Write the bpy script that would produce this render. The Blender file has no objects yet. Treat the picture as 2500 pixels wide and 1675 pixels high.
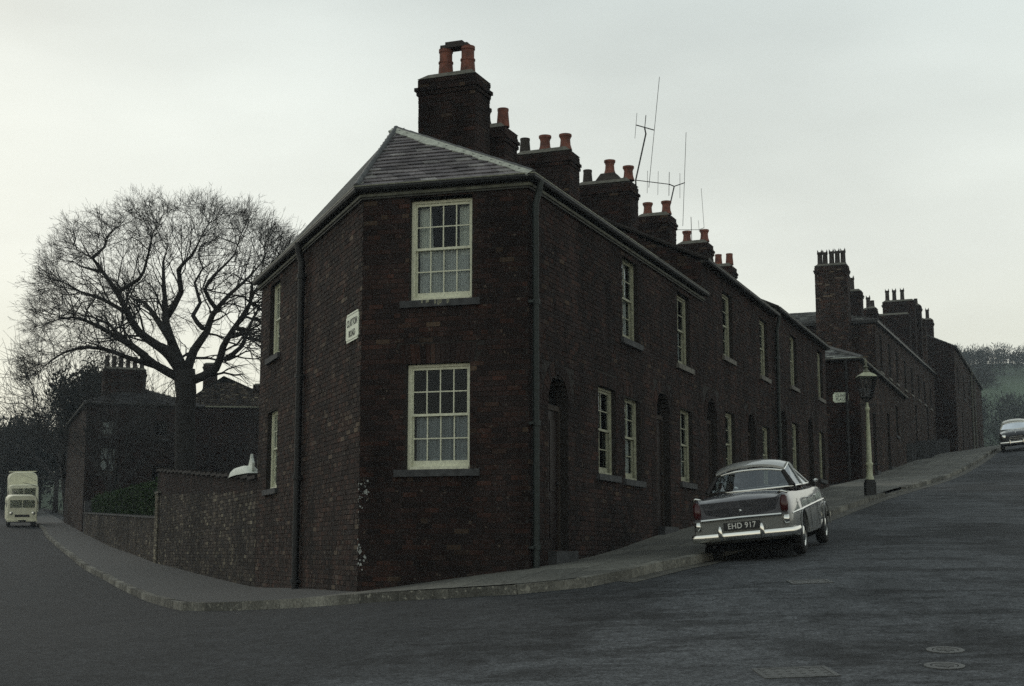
import bpy, math, random
import numpy as np
from mathutils import Vector, Matrix
random.seed(7); RNG = np.random.default_rng(7)
R = math.radians
scene = bpy.context.scene
COL = scene.collection

# ------------------------------------------------------------------ camera, world, sun, exposure
FOC, PITCH, CX, CY, EYE = 3500.0, R(8.35), 1250.0, 837.5, 1.6      # photo pixels (2500 x 1675)
cam_d = bpy.data.cameras.new('camera'); cam = bpy.data.objects.new('camera', cam_d); COL.objects.link(cam)
cam.location = (0, 0, EYE); cam.rotation_euler = (R(90) + PITCH, 0, 0)
cam_d.sensor_fit = 'HORIZONTAL'; cam_d.sensor_width = 36.0; cam_d.lens = 36.0 * FOC / 2500.0
cam_d.clip_start = 0.1; cam_d.clip_end = 6000
scene.camera = cam

SUN_EL, SUN_AZ = 32.0, -38.0     # azimuth from the view axis (+Y), negative to the left
world = bpy.data.worlds.new('World'); scene.world = world; world.use_nodes = True
nt = world.node_tree; nt.nodes.clear()
def wn(t): return nt.nodes.new(t)
out = wn('ShaderNodeOutputWorld'); bg = wn('ShaderNodeBackground')
sky = wn('ShaderNodeTexSky'); sky.sky_type = 'NISHITA'; sky.sun_disc = False
sky.sun_elevation = R(SUN_EL); sky.sun_rotation = R(SUN_AZ); sky.dust_density = 4.0; sky.air_density = 1.2
skm = wn('ShaderNodeVectorMath'); skm.operation = 'SCALE'; skm.inputs['Scale'].default_value = 0.10
tc = wn('ShaderNodeTexCoord'); sep = wn('ShaderNodeSeparateXYZ')
ramp = wn('ShaderNodeValToRGB'); cr = ramp.color_ramp
cr.elements[0].position = 0.0; cr.elements[0].color = (1.02, 0.95, 0.74, 1)
cr.elements[1].position = 1.0; cr.elements[1].color = (0.36, 0.41, 0.41, 1)
for p, c in ((0.11, (1.02, 1.02, 0.87, 1)), (0.20, (0.97, 1.0, 0.91, 1)), (0.40, (0.70, 0.77, 0.74, 1))):
    e = cr.elements.new(p); e.color = c
cl = wn('ShaderNodeTexNoise'); cl.inputs['Scale'].default_value = 3.0; cl.inputs['Detail'].default_value = 5; cl.inputs['Roughness'].default_value = 0.45
clr = wn('ShaderNodeMapRange'); clr.inputs['From Min'].default_value = 0.3; clr.inputs['From Max'].default_value = 0.7
clr.inputs['To Min'].default_value = 0.84; clr.inputs['To Max'].default_value = 1.10
mul = wn('ShaderNodeVectorMath'); mul.operation = 'SCALE'
mx = wn('ShaderNodeMix'); mx.data_type = 'RGBA'; mx.inputs['Factor'].default_value = 0.9
L = nt.links.new
L(tc.outputs['Generated'], sep.inputs[0]); L(sep.outputs['Z'], ramp.inputs['Fac'])
mp = wn('ShaderNodeMapping'); mp.inputs['Scale'].default_value = (1, 1, 3.0)
L(tc.outputs['Generated'], mp.inputs['Vector']); L(mp.outputs[0], cl.inputs['Vector'])
L(cl.outputs['Fac'], clr.inputs['Value']); L(ramp.outputs['Color'], mul.inputs[0]); L(clr.outputs[0], mul.inputs['Scale'])
L(sky.outputs['Color'], skm.inputs[0]); L(skm.outputs[0], mx.inputs['A']); L(mul.outputs[0], mx.inputs['B'])
L(mx.outputs['Result'], bg.inputs['Color']); bg.inputs['Strength'].default_value = 1.0
L(bg.outputs[0], out.inputs['Surface'])

sun_d = bpy.data.lights.new('sun', 'SUN'); sun_d.energy = 0.5; sun_d.angle = R(25); sun_d.color = (1.0, 0.95, 0.86)
sun = bpy.data.objects.new('sun', sun_d); COL.objects.link(sun)
sd = Vector((math.sin(R(SUN_AZ)) * math.cos(R(SUN_EL)), math.cos(R(SUN_AZ)) * math.cos(R(SUN_EL)), math.sin(R(SUN_EL))))
sun.rotation_euler = sd.to_track_quat('Z', 'Y').to_euler(); sun.location = (0, 0, 60)
vs = scene.view_settings; vs.view_transform = 'Standard'; vs.look = 'None'; vs.gamma = 1.0; vs.exposure = 0.0; vs.use_curve_mapping = False
scene.render.engine = 'CYCLES'
scene.cycles.use_denoising = False
scene.cycles.max_bounces = 6; scene.cycles.transparent_max_bounces = 12; scene.cycles.volume_bounces = 2

# ------------------------------------------------------------------ pixel -> place helpers
def ray(u, v):
    x = (u - CX) / FOC; y = (CY - v) / FOC
    return np.array([x, math.cos(PITCH) - y * math.sin(PITCH), math.sin(PITCH) + y * math.cos(PITCH)])
def at_depth(u, v, Y):
    r = ray(u, v); k = Y / r[1]; return np.array([r[0] * k, Y, EYE + r[2] * k])
def az(d): d = R(d); return np.array([math.sin(d), math.cos(d)])
A2 = np.array([-2.229, 21.0]); DL = az(-20.75); DRT = az(21.6); DF = az(106.6)
B2 = A2 + DF * 2.565
NL = np.array([DL[1], -DL[0]])          # inward from the left street
NR = np.array([-DRT[1], DRT[0]])        # inward from the right street
def PR(t, d=0.0): return B2 + DRT * t + NR * d       # right street: t up the street, d inward
def PL(t, d=0.0): return A2 + DL * t + NL * d        # left street

# terrain: thin plate spline through levels read off the walls' feet
CT = []
for t, z in ((-6, .75), (0, .93), (7.8, .83), (15, .98), (23.6, 1.2), (38, 1.75), (51.4, 2.42), (70, 3.4), (100, 5)):
    if t >= 0: q = PL(t); CT.append((q[0], q[1], z))
for t, z in ((0, 1.27), (6.45, 1.8), (12, 2.25), (18, 2.8), (25.8, 3.5), (40, 4.75), (60, 6.5), (77, 7.8), (102, 9.95)):
    q = PR(t); CT.append((q[0], q[1], z))
for t, z in ((0, 1.25), (12, 2.2), (25.8, 3.45), (40, 4.75), (80, 8.3)):
    q = PR(t, -9); CT.append((q[0], q[1], z))
for t, z in ((7.8, .7), (23.6, 1.1), (51.4, 2.35), (70, 3.3)):
    q = PL(t, -8); CT.append((q[0], q[1], z))
CT += [(23.9, 68.3, 6.43), (26.6, 76.5, 7.3), (3.0, 21.5, 1.505), (3.55, 22.9, 1.61), (4.3, 20.95, 1.575), (0, 0, 0), (8, 0, .1), (-8, 0, -.1), (0, -12, -.5), (0, 10, .42), (-8, 11, .35), (8, 10, .55), (22, 0, .3), (-22, 0, -.2), (22, 12, 1.0), (-20, 16, .4)]
CT = np.array(CT)
def _U(r): return np.where(r > 0, r * r * np.log(np.maximum(r, 1e-9)), 0)
_n = len(CT); _K = _U(np.linalg.norm(CT[:, None, :2] - CT[None, :, :2], axis=2)) + .5 * np.eye(_n)
_P = np.c_[np.ones(_n), CT[:, :2]]
_W = np.linalg.solve(np.block([[_K, _P], [_P.T, np.zeros((3, 3))]]), np.r_[CT[:, 2], 0, 0, 0])
def Hv(x, y):
    x = np.asarray(x, float); y = np.asarray(y, float)
    r = np.hypot(x[..., None] - CT[:, 0], y[..., None] - CT[:, 1])
    return _U(r) @ _W[:-3] + _W[-3] + _W[-2] * x + _W[-1] * y
def H(x, y): return float(Hv(np.array([x]), np.array([y]))[0])
PAVE = 0.12

# ------------------------------------------------------------------ materials
def new_mat(name):
    m = bpy.data.materials.new(name); m.use_nodes = True
    n = m.node_tree; b = n.nodes['Principled BSDF']
    return m, n, b
def plain(name, col, rough=.7, metal=0.0, noise=.0, scale=8.0, spec=.3, bump=0.0, coat=0.0, stretch=(1, 1, 1), dirt=None):
    m, n, b = new_mat(name)
    b.inputs['Roughness'].default_value = rough; b.inputs['Metallic'].default_value = metal
    b.inputs['Specular IOR Level'].default_value = spec; b.inputs['Coat Weight'].default_value = coat
    b.inputs['Base Color'].default_value = (*col, 1)
    if noise or bump or dirt:
        t = n.nodes.new('ShaderNodeTexCoord'); mpn = n.nodes.new('ShaderNodeMapping'); mpn.inputs['Scale'].default_value = stretch
        ns = n.nodes.new('ShaderNodeTexNoise'); ns.inputs['Scale'].default_value = scale; ns.inputs['Detail'].default_value = 6; ns.inputs['Roughness'].default_value = .65
        n.links.new(t.outputs['Object'], mpn.inputs['Vector']); n.links.new(mpn.outputs[0], ns.inputs['Vector'])
        rp = n.nodes.new('ShaderNodeValToRGB'); rp.color_ramp.elements[0].position = .3; rp.color_ramp.elements[1].position = .72
        lo = tuple(max(c * (1 - noise), 0) for c in col); hi = tuple(min(c * (1 + noise), 1) for c in col)
        if dirt: lo = dirt
        rp.color_ramp.elements[0].color = (*lo, 1); rp.color_ramp.elements[1].color = (*hi, 1)
        n.links.new(ns.outputs['Fac'], rp.inputs['Fac']); n.links.new(rp.outputs[0], b.inputs['Base Color'])
        if bump:
            bp = n.nodes.new('ShaderNodeBump'); bp.inputs['Strength'].default_value = bump; bp.inputs['Distance'].default_value = .01
            n.links.new(ns.outputs['Fac'], bp.inputs['Height']); n.links.new(bp.outputs[0], b.inputs['Normal'])
    return m
def brickmat(name, stops, source='island', big=(.55, 1.35), bscale=.9, pale=None, dark=1.0):
    m, n, b = new_mat(name); b.inputs['Roughness'].default_value = .92; b.inputs['Specular IOR Level'].default_value = .15
    if source == 'island':
        g = n.nodes.new('ShaderNodeNewGeometry'); rnd = g.outputs['Random Per Island']
    else:
        g = n.nodes.new('ShaderNodeObjectInfo'); rnd = g.outputs['Random']
    rp = n.nodes.new('ShaderNodeValToRGB'); rp.color_ramp.interpolation = 'LINEAR'
    el = rp.color_ramp.elements
    el[0].position = stops[0][0]; el[0].color = (*stops[0][1], 1); el[1].position = stops[-1][0]; el[1].color = (*stops[-1][1], 1)
    for p, c in stops[1:-1]:
        e = el.new(p); e.color = (*c, 1)
    n.links.new(rnd, rp.inputs['Fac'])
    geo = n.nodes.new('ShaderNodeNewGeometry')
    n1 = n.nodes.new('ShaderNodeTexNoise'); n1.inputs['Scale'].default_value = bscale; n1.inputs['Detail'].default_value = 4
    n2 = n.nodes.new('ShaderNodeTexNoise'); n2.inputs['Scale'].default_value = 38; n2.inputs['Detail'].default_value = 4
    n.links.new(geo.outputs['Position'], n1.inputs['Vector']); n.links.new(geo.outputs['Position'], n2.inputs['Vector'])
    mr = n.nodes.new('ShaderNodeMapRange'); mr.inputs['From Min'].default_value = .3; mr.inputs['From Max'].default_value = .7
    mr.inputs['To Min'].default_value = big[0]; mr.inputs['To Max'].default_value = big[1]
    n.links.new(n1.outputs['Fac'], mr.inputs['Value'])
    mr2 = n.nodes.new('ShaderNodeMapRange'); mr2.inputs['From Min'].default_value = .3; mr2.inputs['From Max'].default_value = .7
    mr2.inputs['To Min'].default_value = .65; mr2.inputs['To Max'].default_value = 1.4
    n.links.new(n2.outputs['Fac'], mr2.inputs['Value'])
    mm = n.nodes.new('ShaderNodeMath'); mm.operation = 'MULTIPLY'
    n.links.new(mr.outputs[0], mm.inputs[0]); n.links.new(mr2.outputs[0], mm.inputs[1])
    mps = n.nodes.new('ShaderNodeMapping'); mps.inputs['Scale'].default_value = (2.6, 2.6, .35); n.links.new(geo.outputs['Position'], mps.inputs['Vector'])
    n4 = n.nodes.new('ShaderNodeTexNoise'); n4.inputs['Scale'].default_value = 1.0; n4.inputs['Detail'].default_value = 5; n.links.new(mps.outputs[0], n4.inputs['Vector'])
    mr4 = n.nodes.new('ShaderNodeMapRange'); mr4.inputs['From Min'].default_value = .32; mr4.inputs['From Max'].default_value = .68; mr4.inputs['To Min'].default_value = .62; mr4.inputs['To Max'].default_value = 1.38; n.links.new(n4.outputs['Fac'], mr4.inputs['Value'])
    mm4 = n.nodes.new('ShaderNodeMath'); mm4.operation = 'MULTIPLY'; n.links.new(mm.outputs[0], mm4.inputs[0]); n.links.new(mr4.outputs[0], mm4.inputs[1]); mm = mm4
    sc = n.nodes.new('ShaderNodeVectorMath'); sc.operation = 'SCALE'
    n.links.new(rp.outputs[0], sc.inputs[0]); n.links.new(mm.outputs[0], sc.inputs['Scale'])
    if pale:
        n3 = n.nodes.new('ShaderNodeTexNoise'); n3.inputs['Scale'].default_value = 15; n3.inputs['Detail'].default_value = 3; n.links.new(geo.outputs['Position'], n3.inputs['Vector'])
        m3 = n.nodes.new('ShaderNodeMapRange'); m3.inputs['From Min'].default_value = pale[1]; m3.inputs['From Max'].default_value = pale[1] + .06; n.links.new(n3.outputs['Fac'], m3.inputs['Value'])
        mxp = n.nodes.new('ShaderNodeMix'); mxp.data_type = 'RGBA'; n.links.new(m3.outputs[0], mxp.inputs['Factor']); n.links.new(sc.outputs[0], mxp.inputs['A']); mxp.inputs['B'].default_value = (*pale[0], 1)
        n.links.new(mxp.outputs['Result'], b.inputs['Base Color'])
    else: n.links.new(sc.outputs[0], b.inputs['Base Color'])
    bp = n.nodes.new('ShaderNodeBump'); bp.inputs['Strength'].default_value = .5; bp.inputs['Distance'].default_value = .006
    n.links.new(n2.outputs['Fac'], bp.inputs['Height']); n.links.new(bp.outputs[0], b.inputs['Normal'])
    return m
SOOT = [(0, (0.0138, 0.0102, 0.0098)), (.35, (0.0193, 0.0135, 0.0123)), (.70, (0.0264, 0.0153, 0.0132)), (.88, (0.0285, 0.0165, 0.0135)), (.955, (0.0400, 0.0195, 0.0150)), (.975, (0.0330, 0.0223, 0.0179)), (1, (0.0605, 0.0418, 0.0289))]
M = {}
M['brick'] = brickmat('sooty_brick', SOOT, pale=((.075, .06, .048), .655))
M['brick_one'] = brickmat('sooty_brick_single', SOOT, 'object', pale=((.075, .06, .048), .655))
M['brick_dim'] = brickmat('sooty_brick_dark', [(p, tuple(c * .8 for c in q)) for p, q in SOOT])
SIDE = [(0, (0.0165, 0.0121, 0.0110)), (.5, (0.0242, 0.0163, 0.0136)), (.80, (0.0341, 0.0195, 0.0153)), (.92, (0.0484, 0.0251, 0.0187)), (.955, (0.0605, 0.0446, 0.0357)), (1, (0.0990, 0.0763, 0.0561))]
M['brick_side'] = brickmat('weathered_brick', SIDE, pale=((.12, .105, .085), .63))
GARD = [(0, (.016, .014, .012)), (.5, (.028, .023, .020)), (.78, (.045, .036, .029)), (.93, (.075, .065, .05)), (1, (.15, .135, .10))]
M['brick_garden'] = brickmat('lichened_brick', GARD, big=(.35, 1.8), bscale=.55)
M['brick_garden_one'] = brickmat('lichened_brick_single', GARD, 'object', big=(.25, 1.7), bscale=.8)
M['brick_pale'] = brickmat('pale_brick', [(0, (.08, .07, .055)), (.6, (.16, .14, .105)), (1, (.34, .31, .23))])
M['mortar'] = plain('sooty_mortar', (.024, .021, .019), .95, noise=.5, scale=14, bump=.3)
M['mortar_pale'] = plain('old_mortar', (.06, .054, .044), .95, noise=.6, scale=9, bump=.3)
M['stone'] = plain('sooty_stone', (.050, .052, .054), .85, noise=.45, scale=9, bump=.4)
M['stone_pale'] = plain('worn_stone', (.13, .125, .11), .85, noise=.45, scale=9, bump=.4)
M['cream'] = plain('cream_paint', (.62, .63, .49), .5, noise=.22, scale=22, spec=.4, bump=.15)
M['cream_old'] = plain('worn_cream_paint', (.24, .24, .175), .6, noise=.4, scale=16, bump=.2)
M['cream_right'] = plain('darker_cream_paint', (.30, .305, .225), .55, noise=.4, scale=14, bump=.15)  # frame cream in a darker tone for the right-hand wall
M['cornice'] = plain('grimy_cornice_paint', (.040, .041, .035), .6, noise=.5, scale=12, bump=.2)
M['lip'] = plain('pale_gutter_lip', (.16, .165, .12), .55, noise=.6, scale=10)
M['lip_mid'] = plain('dulled_moulding_paint', (.095, .098, .075), .6, noise=.6, scale=8)
M['lip_dim'] = plain('grimy_gutter_lip', (.075, .078, .062), .6, noise=.6, scale=8)
M['green_pipe'] = plain('dark_green_iron', (.016, .023, .022), .5, noise=.4, scale=12)
M['black_iron'] = plain('black_iron', (.012, .013, .014), .5, noise=.4, scale=12)
M['terracotta'] = plain('terracotta', (.17, .062, .042), .8, noise=.35, scale=7, bump=.2, dirt=(.06, .03, .024))
M['sootpot'] = plain('sooted_clay', (.035, .03, .027), .85, noise=.4, scale=7)
M['flaunch'] = plain('lime_flaunching', (.11, .108, .09), .9, noise=.5, scale=12, bump=.4)
M['lead'] = plain('lead_and_lime_fillet', (.34, .36, .31), .6, noise=.45, scale=11, bump=.4)
M['hip'] = plain('hip_tile', (.075, .08, .082), .7, noise=.4, scale=10, bump=.3)
M['slate'] = brickmat('slate_single', [(0, (.085, .080, .086)), (.5, (.120, .110, .117)), (.85, (.15, .14, .145)), (1, (.21, .205, .20))], 'object', big=(.8, 1.2))
M['slate_roof'] = brickmat('slate', [(0, (.05, .05, .052)), (.5, (.085, .088, .085)), (.85, (.13, .14, .135)), (1, (.22, .23, .21))], 'island', big=(.7, 1.3))
M['slate_dark'] = brickmat('sooty_slate', [(0, (.018, .018, .02)), (.6, (.03, .031, .033)), (1, (.05, .052, .052))])
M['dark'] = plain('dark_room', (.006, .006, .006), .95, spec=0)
M['door'] = plain('dark_door_paint', (.016, .011, .010), .45, noise=.4, scale=6)
M['wood'] = plain('weathered_wood', (.04, .032, .026), .85, noise=.5, scale=6)
def glassmat(name, tint=(.9, .93, .93), rough=.03, ior=1.36, gloss=(.62, .68, .74)):
    m, n, b = new_mat(name); n.nodes.remove(b)
    o = n.nodes['Material Output']; tr = n.nodes.new('ShaderNodeBsdfTransparent'); gl = n.nodes.new('ShaderNodeBsdfGlossy')
    tr.inputs['Color'].default_value = (*tint, 1); gl.inputs['Roughness'].default_value = rough; gl.inputs['Color'].default_value = (*gloss, 1)
    fr = n.nodes.new('ShaderNodeFresnel'); fr.inputs['IOR'].default_value = ior
    mxs = n.nodes.new('ShaderNodeMixShader')
    ns = n.nodes.new('ShaderNodeTexNoise'); ns.inputs['Scale'].default_value = 3.0
    g = n.nodes.new('ShaderNodeNewGeometry'); n.links.new(g.outputs['Position'], ns.inputs['Vector'])
    bp = n.nodes.new('ShaderNodeBump'); bp.inputs['Strength'].default_value = .25; bp.inputs['Distance'].default_value = .02
    n.links.new(ns.outputs['Fac'], bp.inputs['Height']); n.links.new(bp.outputs[0], gl.inputs['Normal']); n.links.new(bp.outputs[0], fr.inputs['Normal'])
    n.links.new(fr.outputs[0], mxs.inputs[0]); n.links.new(tr.outputs[0], mxs.inputs[1]); n.links.new(gl.outputs[0], mxs.inputs[2])
    n.links.new(mxs.outputs[0], o.inputs['Surface'])
    return m
M['glass'] = glassmat('window_glass'); M['carglass'] = glassmat('car_glass', (.82, .87, .88), .01, 2.3, (.9, .95, 1))
def clothmat(name, col, alpha):
    m, n, b = new_mat(name); b.inputs['Base Color'].default_value = (*col, 1); b.inputs['Roughness'].default_value = .9
    o = n.nodes['Material Output']; tr = n.nodes.new('ShaderNodeBsdfTransparent'); mxs = n.nodes.new('ShaderNodeMixShader')
    ns = n.nodes.new('ShaderNodeTexNoise'); ns.inputs['Scale'].default_value = 40; g = n.nodes.new('ShaderNodeNewGeometry')
    n.links.new(g.outputs['Position'], ns.inputs['Vector'])
    mr = n.nodes.new('ShaderNodeMapRange'); mr.inputs['From Min'].default_value = .35; mr.inputs['From Max'].default_value = .65
    mr.inputs['To Min'].default_value = alpha - .05; mr.inputs['To Max'].default_value = min(1, alpha + .05)
    n.links.new(ns.outputs['Fac'], mr.inputs['Value']); n.links.new(mr.outputs[0], mxs.inputs[0])
    n.links.new(tr.outputs[0], mxs.inputs[1]); n.links.new(b.outputs[0], mxs.inputs[2]); n.links.new(mxs.outputs[0], o.inputs['Surface'])
    return m
M['net'] = clothmat('net_curtain', (.62, .66, .64), .62); M['drape'] = clothmat('pale_drape', (.55, .58, .52), .9); M['net_dim'] = clothmat('thin_net', (.45, .5, .52), .5)
M['chrome'] = plain('chrome', (.78, .78, .74), .12, 1.0)
M['car_dark'] = plain('dark_grey_car_paint', (.080, .082, .094), .25, spec=.5, coat=1.0)
M['car_light'] = plain('light_grey_car_paint', (.15, .155, .145), .3, spec=.5, coat=.8)
M['car_roof'] = plain('skylit_car_roof', (.30, .31, .30), .3, spec=.5, coat=.8)  # the light grey raised for the roof: sky reflection put into the colour
M['car_black'] = plain('black_car_paint', (.008, .009, .012), .25, spec=.5, coat=.6)
M['car_cream'] = plain('ivory_car_paint', (.55, .55, .48), .35, coat=.4)
M['rubber'] = plain('tyre_rubber', (.012, .012, .012), .85)
M['red_lens'] = plain('red_lens', (.045, .006, .006), .2, spec=.5)
M['trim'] = plain('dark_trim', (.02, .018, .018), .7)
M['seat'] = plain('seat_leathercloth', (.07, .03, .028), .55)
M['truck'] = plain('cream_truck_paint', (.70, .69, .52), .45, noise=.12, scale=4)
M['sign_white'] = plain('white_enamel', (.66, .72, .58), .35, noise=.12, scale=10)
M['sign_black'] = plain('black_letter', (.02, .02, .02), .5)
M['plate_white'] = plain('plate_letter', (.62, .62, .58), .5)
M['lamp_post'] = plain('pale_green_lamp_paint', (.42, .44, .31), .55, noise=.35, scale=14)
M['whitewash'] = plain('white_paint_splash', (.30, .315, .30), .9, noise=.6, scale=40)
M['bark'] = plain('bark', (.022, .021, .020), .95, noise=.4, scale=5, bump=.4)
M['twig'] = plain('twig_bark', (.028, .027, .026), .95)
M['aerial'] = plain('aerial_alloy', (.05, .05, .05), .5, .3)
M['cloth_white'] = plain('whitened_sheet', (.62, .66, .60), .7, noise=.15, scale=8)

def leafmat(name, c0, c1):
    m, n, b = new_mat(name); b.inputs['Roughness'].default_value = .8; b.inputs['Specular IOR Level'].default_value = .15
    g = n.nodes.new('ShaderNodeNewGeometry'); rp = n.nodes.new('ShaderNodeValToRGB')
    rp.color_ramp.elements[0].color = (*c0, 1); rp.color_ramp.elements[1].color = (*c1, 1)
    n.links.new(g.outputs['Random Per Island'], rp.inputs['Fac']); n.links.new(rp.outputs[0], b.inputs['Base Color'])
    return m
M['hedge'] = leafmat('hedge_leaf', (.009, .021, .007), (.034, .064, .020)); M['yew'] = leafmat('dark_evergreen', (.008, .012, .011), (.024, .032, .030))

def asphalt():
    m, n, b = new_mat('asphalt'); b.inputs['Roughness'].default_value = .92; b.inputs['Specular IOR Level'].default_value = .18
    g = n.nodes.new('ShaderNodeNewGeometry')
    def noise(s, d=4, rough=.6, stretch=None):
        x = n.nodes.new('ShaderNodeTexNoise'); x.inputs['Scale'].default_value = s; x.inputs['Detail'].default_value = d; x.inputs['Roughness'].default_value = rough
        if stretch:
            mpn = n.nodes.new('ShaderNodeMapping'); mpn.inputs['Scale'].default_value = stretch; mpn.inputs['Rotation'].default_value = (0, 0, R(21)); n.links.new(g.outputs['Position'], mpn.inputs['Vector']); n.links.new(mpn.outputs[0], x.inputs['Vector'])
        else: n.links.new(g.outputs['Position'], x.inputs['Vector'])
        return x.outputs['Fac']
    def rng(s, a, b_, c, d):
        x = n.nodes.new('ShaderNodeMapRange'); x.inputs[1].default_value = a; x.inputs[2].default_value = b_; x.inputs[3].default_value = c; x.inputs[4].default_value = d
        n.links.new(s, x.inputs[0]); return x.outputs[0]
    def mulv(a, c):
        x = n.nodes.new('ShaderNodeMath'); x.operation = 'MULTIPLY'; n.links.new(a, x.inputs[0])
        if isinstance(c, float): x.inputs[1].default_value = c
        else: n.links.new(c, x.inputs[1])
        return x.outputs[0]
    fine = mulv(rng(noise(34, 2, .8), .3, .7, .30, 1.70), rng(noise(7, 5, .85), .32, .68, .45, 1.55))
    mid = rng(noise(1.1, 6, .65), .3, .7, .78, 1.2)
    tar = mulv(rng(noise(.30, 4, .6, (1.0, .6, 1)), .47, .57, 1.0, .52), rng(noise(1.3, 5, .7, (.5, 1.3, 1)), .50, .58, 1.0, .55))
    # old resurfacing seam: a straight-ish joint runs across the junction mouth
    sp = n.nodes.new('ShaderNodeSeparateXYZ'); n.links.new(g.outputs['Position'], sp.inputs[0])
    ln = n.nodes.new('ShaderNodeMath'); ln.operation = 'MULTIPLY_ADD'; n.links.new(sp.outputs['Y'], ln.inputs[0]); ln.inputs[1].default_value = -.40
    n.links.new(sp.outputs['X'], ln.inputs[2])
    wob = n.nodes.new('ShaderNodeMath'); wob.operation = 'MULTIPLY_ADD'; n.links.new(noise(2.0, 3), wob.inputs[0]); wob.inputs[1].default_value = .35; n.links.new(ln.outputs[0], wob.inputs[2])
    seam = rng(wob.outputs[0], -6.64, -6.56, 0.0, 1.0)
    tone = rng(seam, 0, 1, .52, 1.22)
    tarR = n.nodes.new('ShaderNodeMix'); tarR.data_type = 'FLOAT'; n.links.new(seam, tarR.inputs[0]); tarR.inputs[2].default_value = 1.0; n.links.new(tar, tarR.inputs[3])
    val = mulv(mulv(mulv(fine, mid), tarR.outputs[0]), tone)
    sc = n.nodes.new('ShaderNodeVectorMath'); sc.operation = 'SCALE'; sc.inputs[0].default_value = (.060, .064, .069); n.links.new(val, sc.inputs['Scale'])
    n.links.new(sc.outputs[0], b.inputs['Base Color'])
    bp = n.nodes.new('ShaderNodeBump'); bp.inputs['Strength'].default_value = .6; bp.inputs['Distance'].default_value = .008
    n.links.new(noise(70, 3, .8), bp.inputs['Height']); n.links.new(bp.outputs[0], b.inputs['Normal'])
    return m
M['asphalt'] = asphalt()
M['pave'] = plain('gritty_pavement', (.115, .115, .103), .85, noise=.5, scale=16, bump=.4)
def flagged():
    m = M['pave']; n = m.node_tree; b = n.nodes['Principled BSDF']; src = b.inputs['Base Color'].links[0].from_socket
    g = n.nodes.new('ShaderNodeNewGeometry'); mpn = n.nodes.new('ShaderNodeMapping'); mpn.inputs['Rotation'].default_value = (0, 0, R(-68.4)); n.links.new(g.outputs['Position'], mpn.inputs['Vector'])
    bt = n.nodes.new('ShaderNodeTexBrick'); bt.inputs['Scale'].default_value = 1.0; bt.inputs['Brick Width'].default_value = .95; bt.inputs['Row Height'].default_value = .62; bt.inputs['Mortar Size'].default_value = .012; bt.inputs['Mortar Smooth'].default_value = .4
    bt.inputs['Color1'].default_value = (.72, .72, .72, 1); bt.inputs['Color2'].default_value = (1.25, 1.24, 1.2, 1); bt.inputs['Mortar'].default_value = (.35, .35, .35, 1); n.links.new(mpn.outputs[0], bt.inputs['Vector'])
    mlt = n.nodes.new('ShaderNodeMix'); mlt.data_type = 'RGBA'; mlt.blend_type = 'MULTIPLY'; mlt.inputs['Factor'].default_value = 1.0; n.links.new(src, mlt.inputs['A']); n.links.new(bt.outputs['Color'], mlt.inputs['B']); n.links.new(mlt.outputs['Result'], b.inputs['Base Color'])
flagged()
M['pave_left'] = plain('tarred_footway', (.066, .068, .068), .9, noise=.5, scale=14, bump=.4)
M['kerb'] = brickmat('kerb_stone', [(0, (.085, .084, .075)), (1, (.18, .177, .155))], 'object', pale=((.24, .235, .20), .60))
M['channel'] = plain('stone_channel', (.085, .082, .07), .85, noise=.6, scale=5, bump=.4)
M['earth'] = plain('earth', (.03, .032, .02), .95, noise=.5, scale=2)
M['iron_cover'] = plain('worn_iron_cover', (.075, .077, .075), .55, .4, noise=.4, scale=20, bump=.4)

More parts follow.
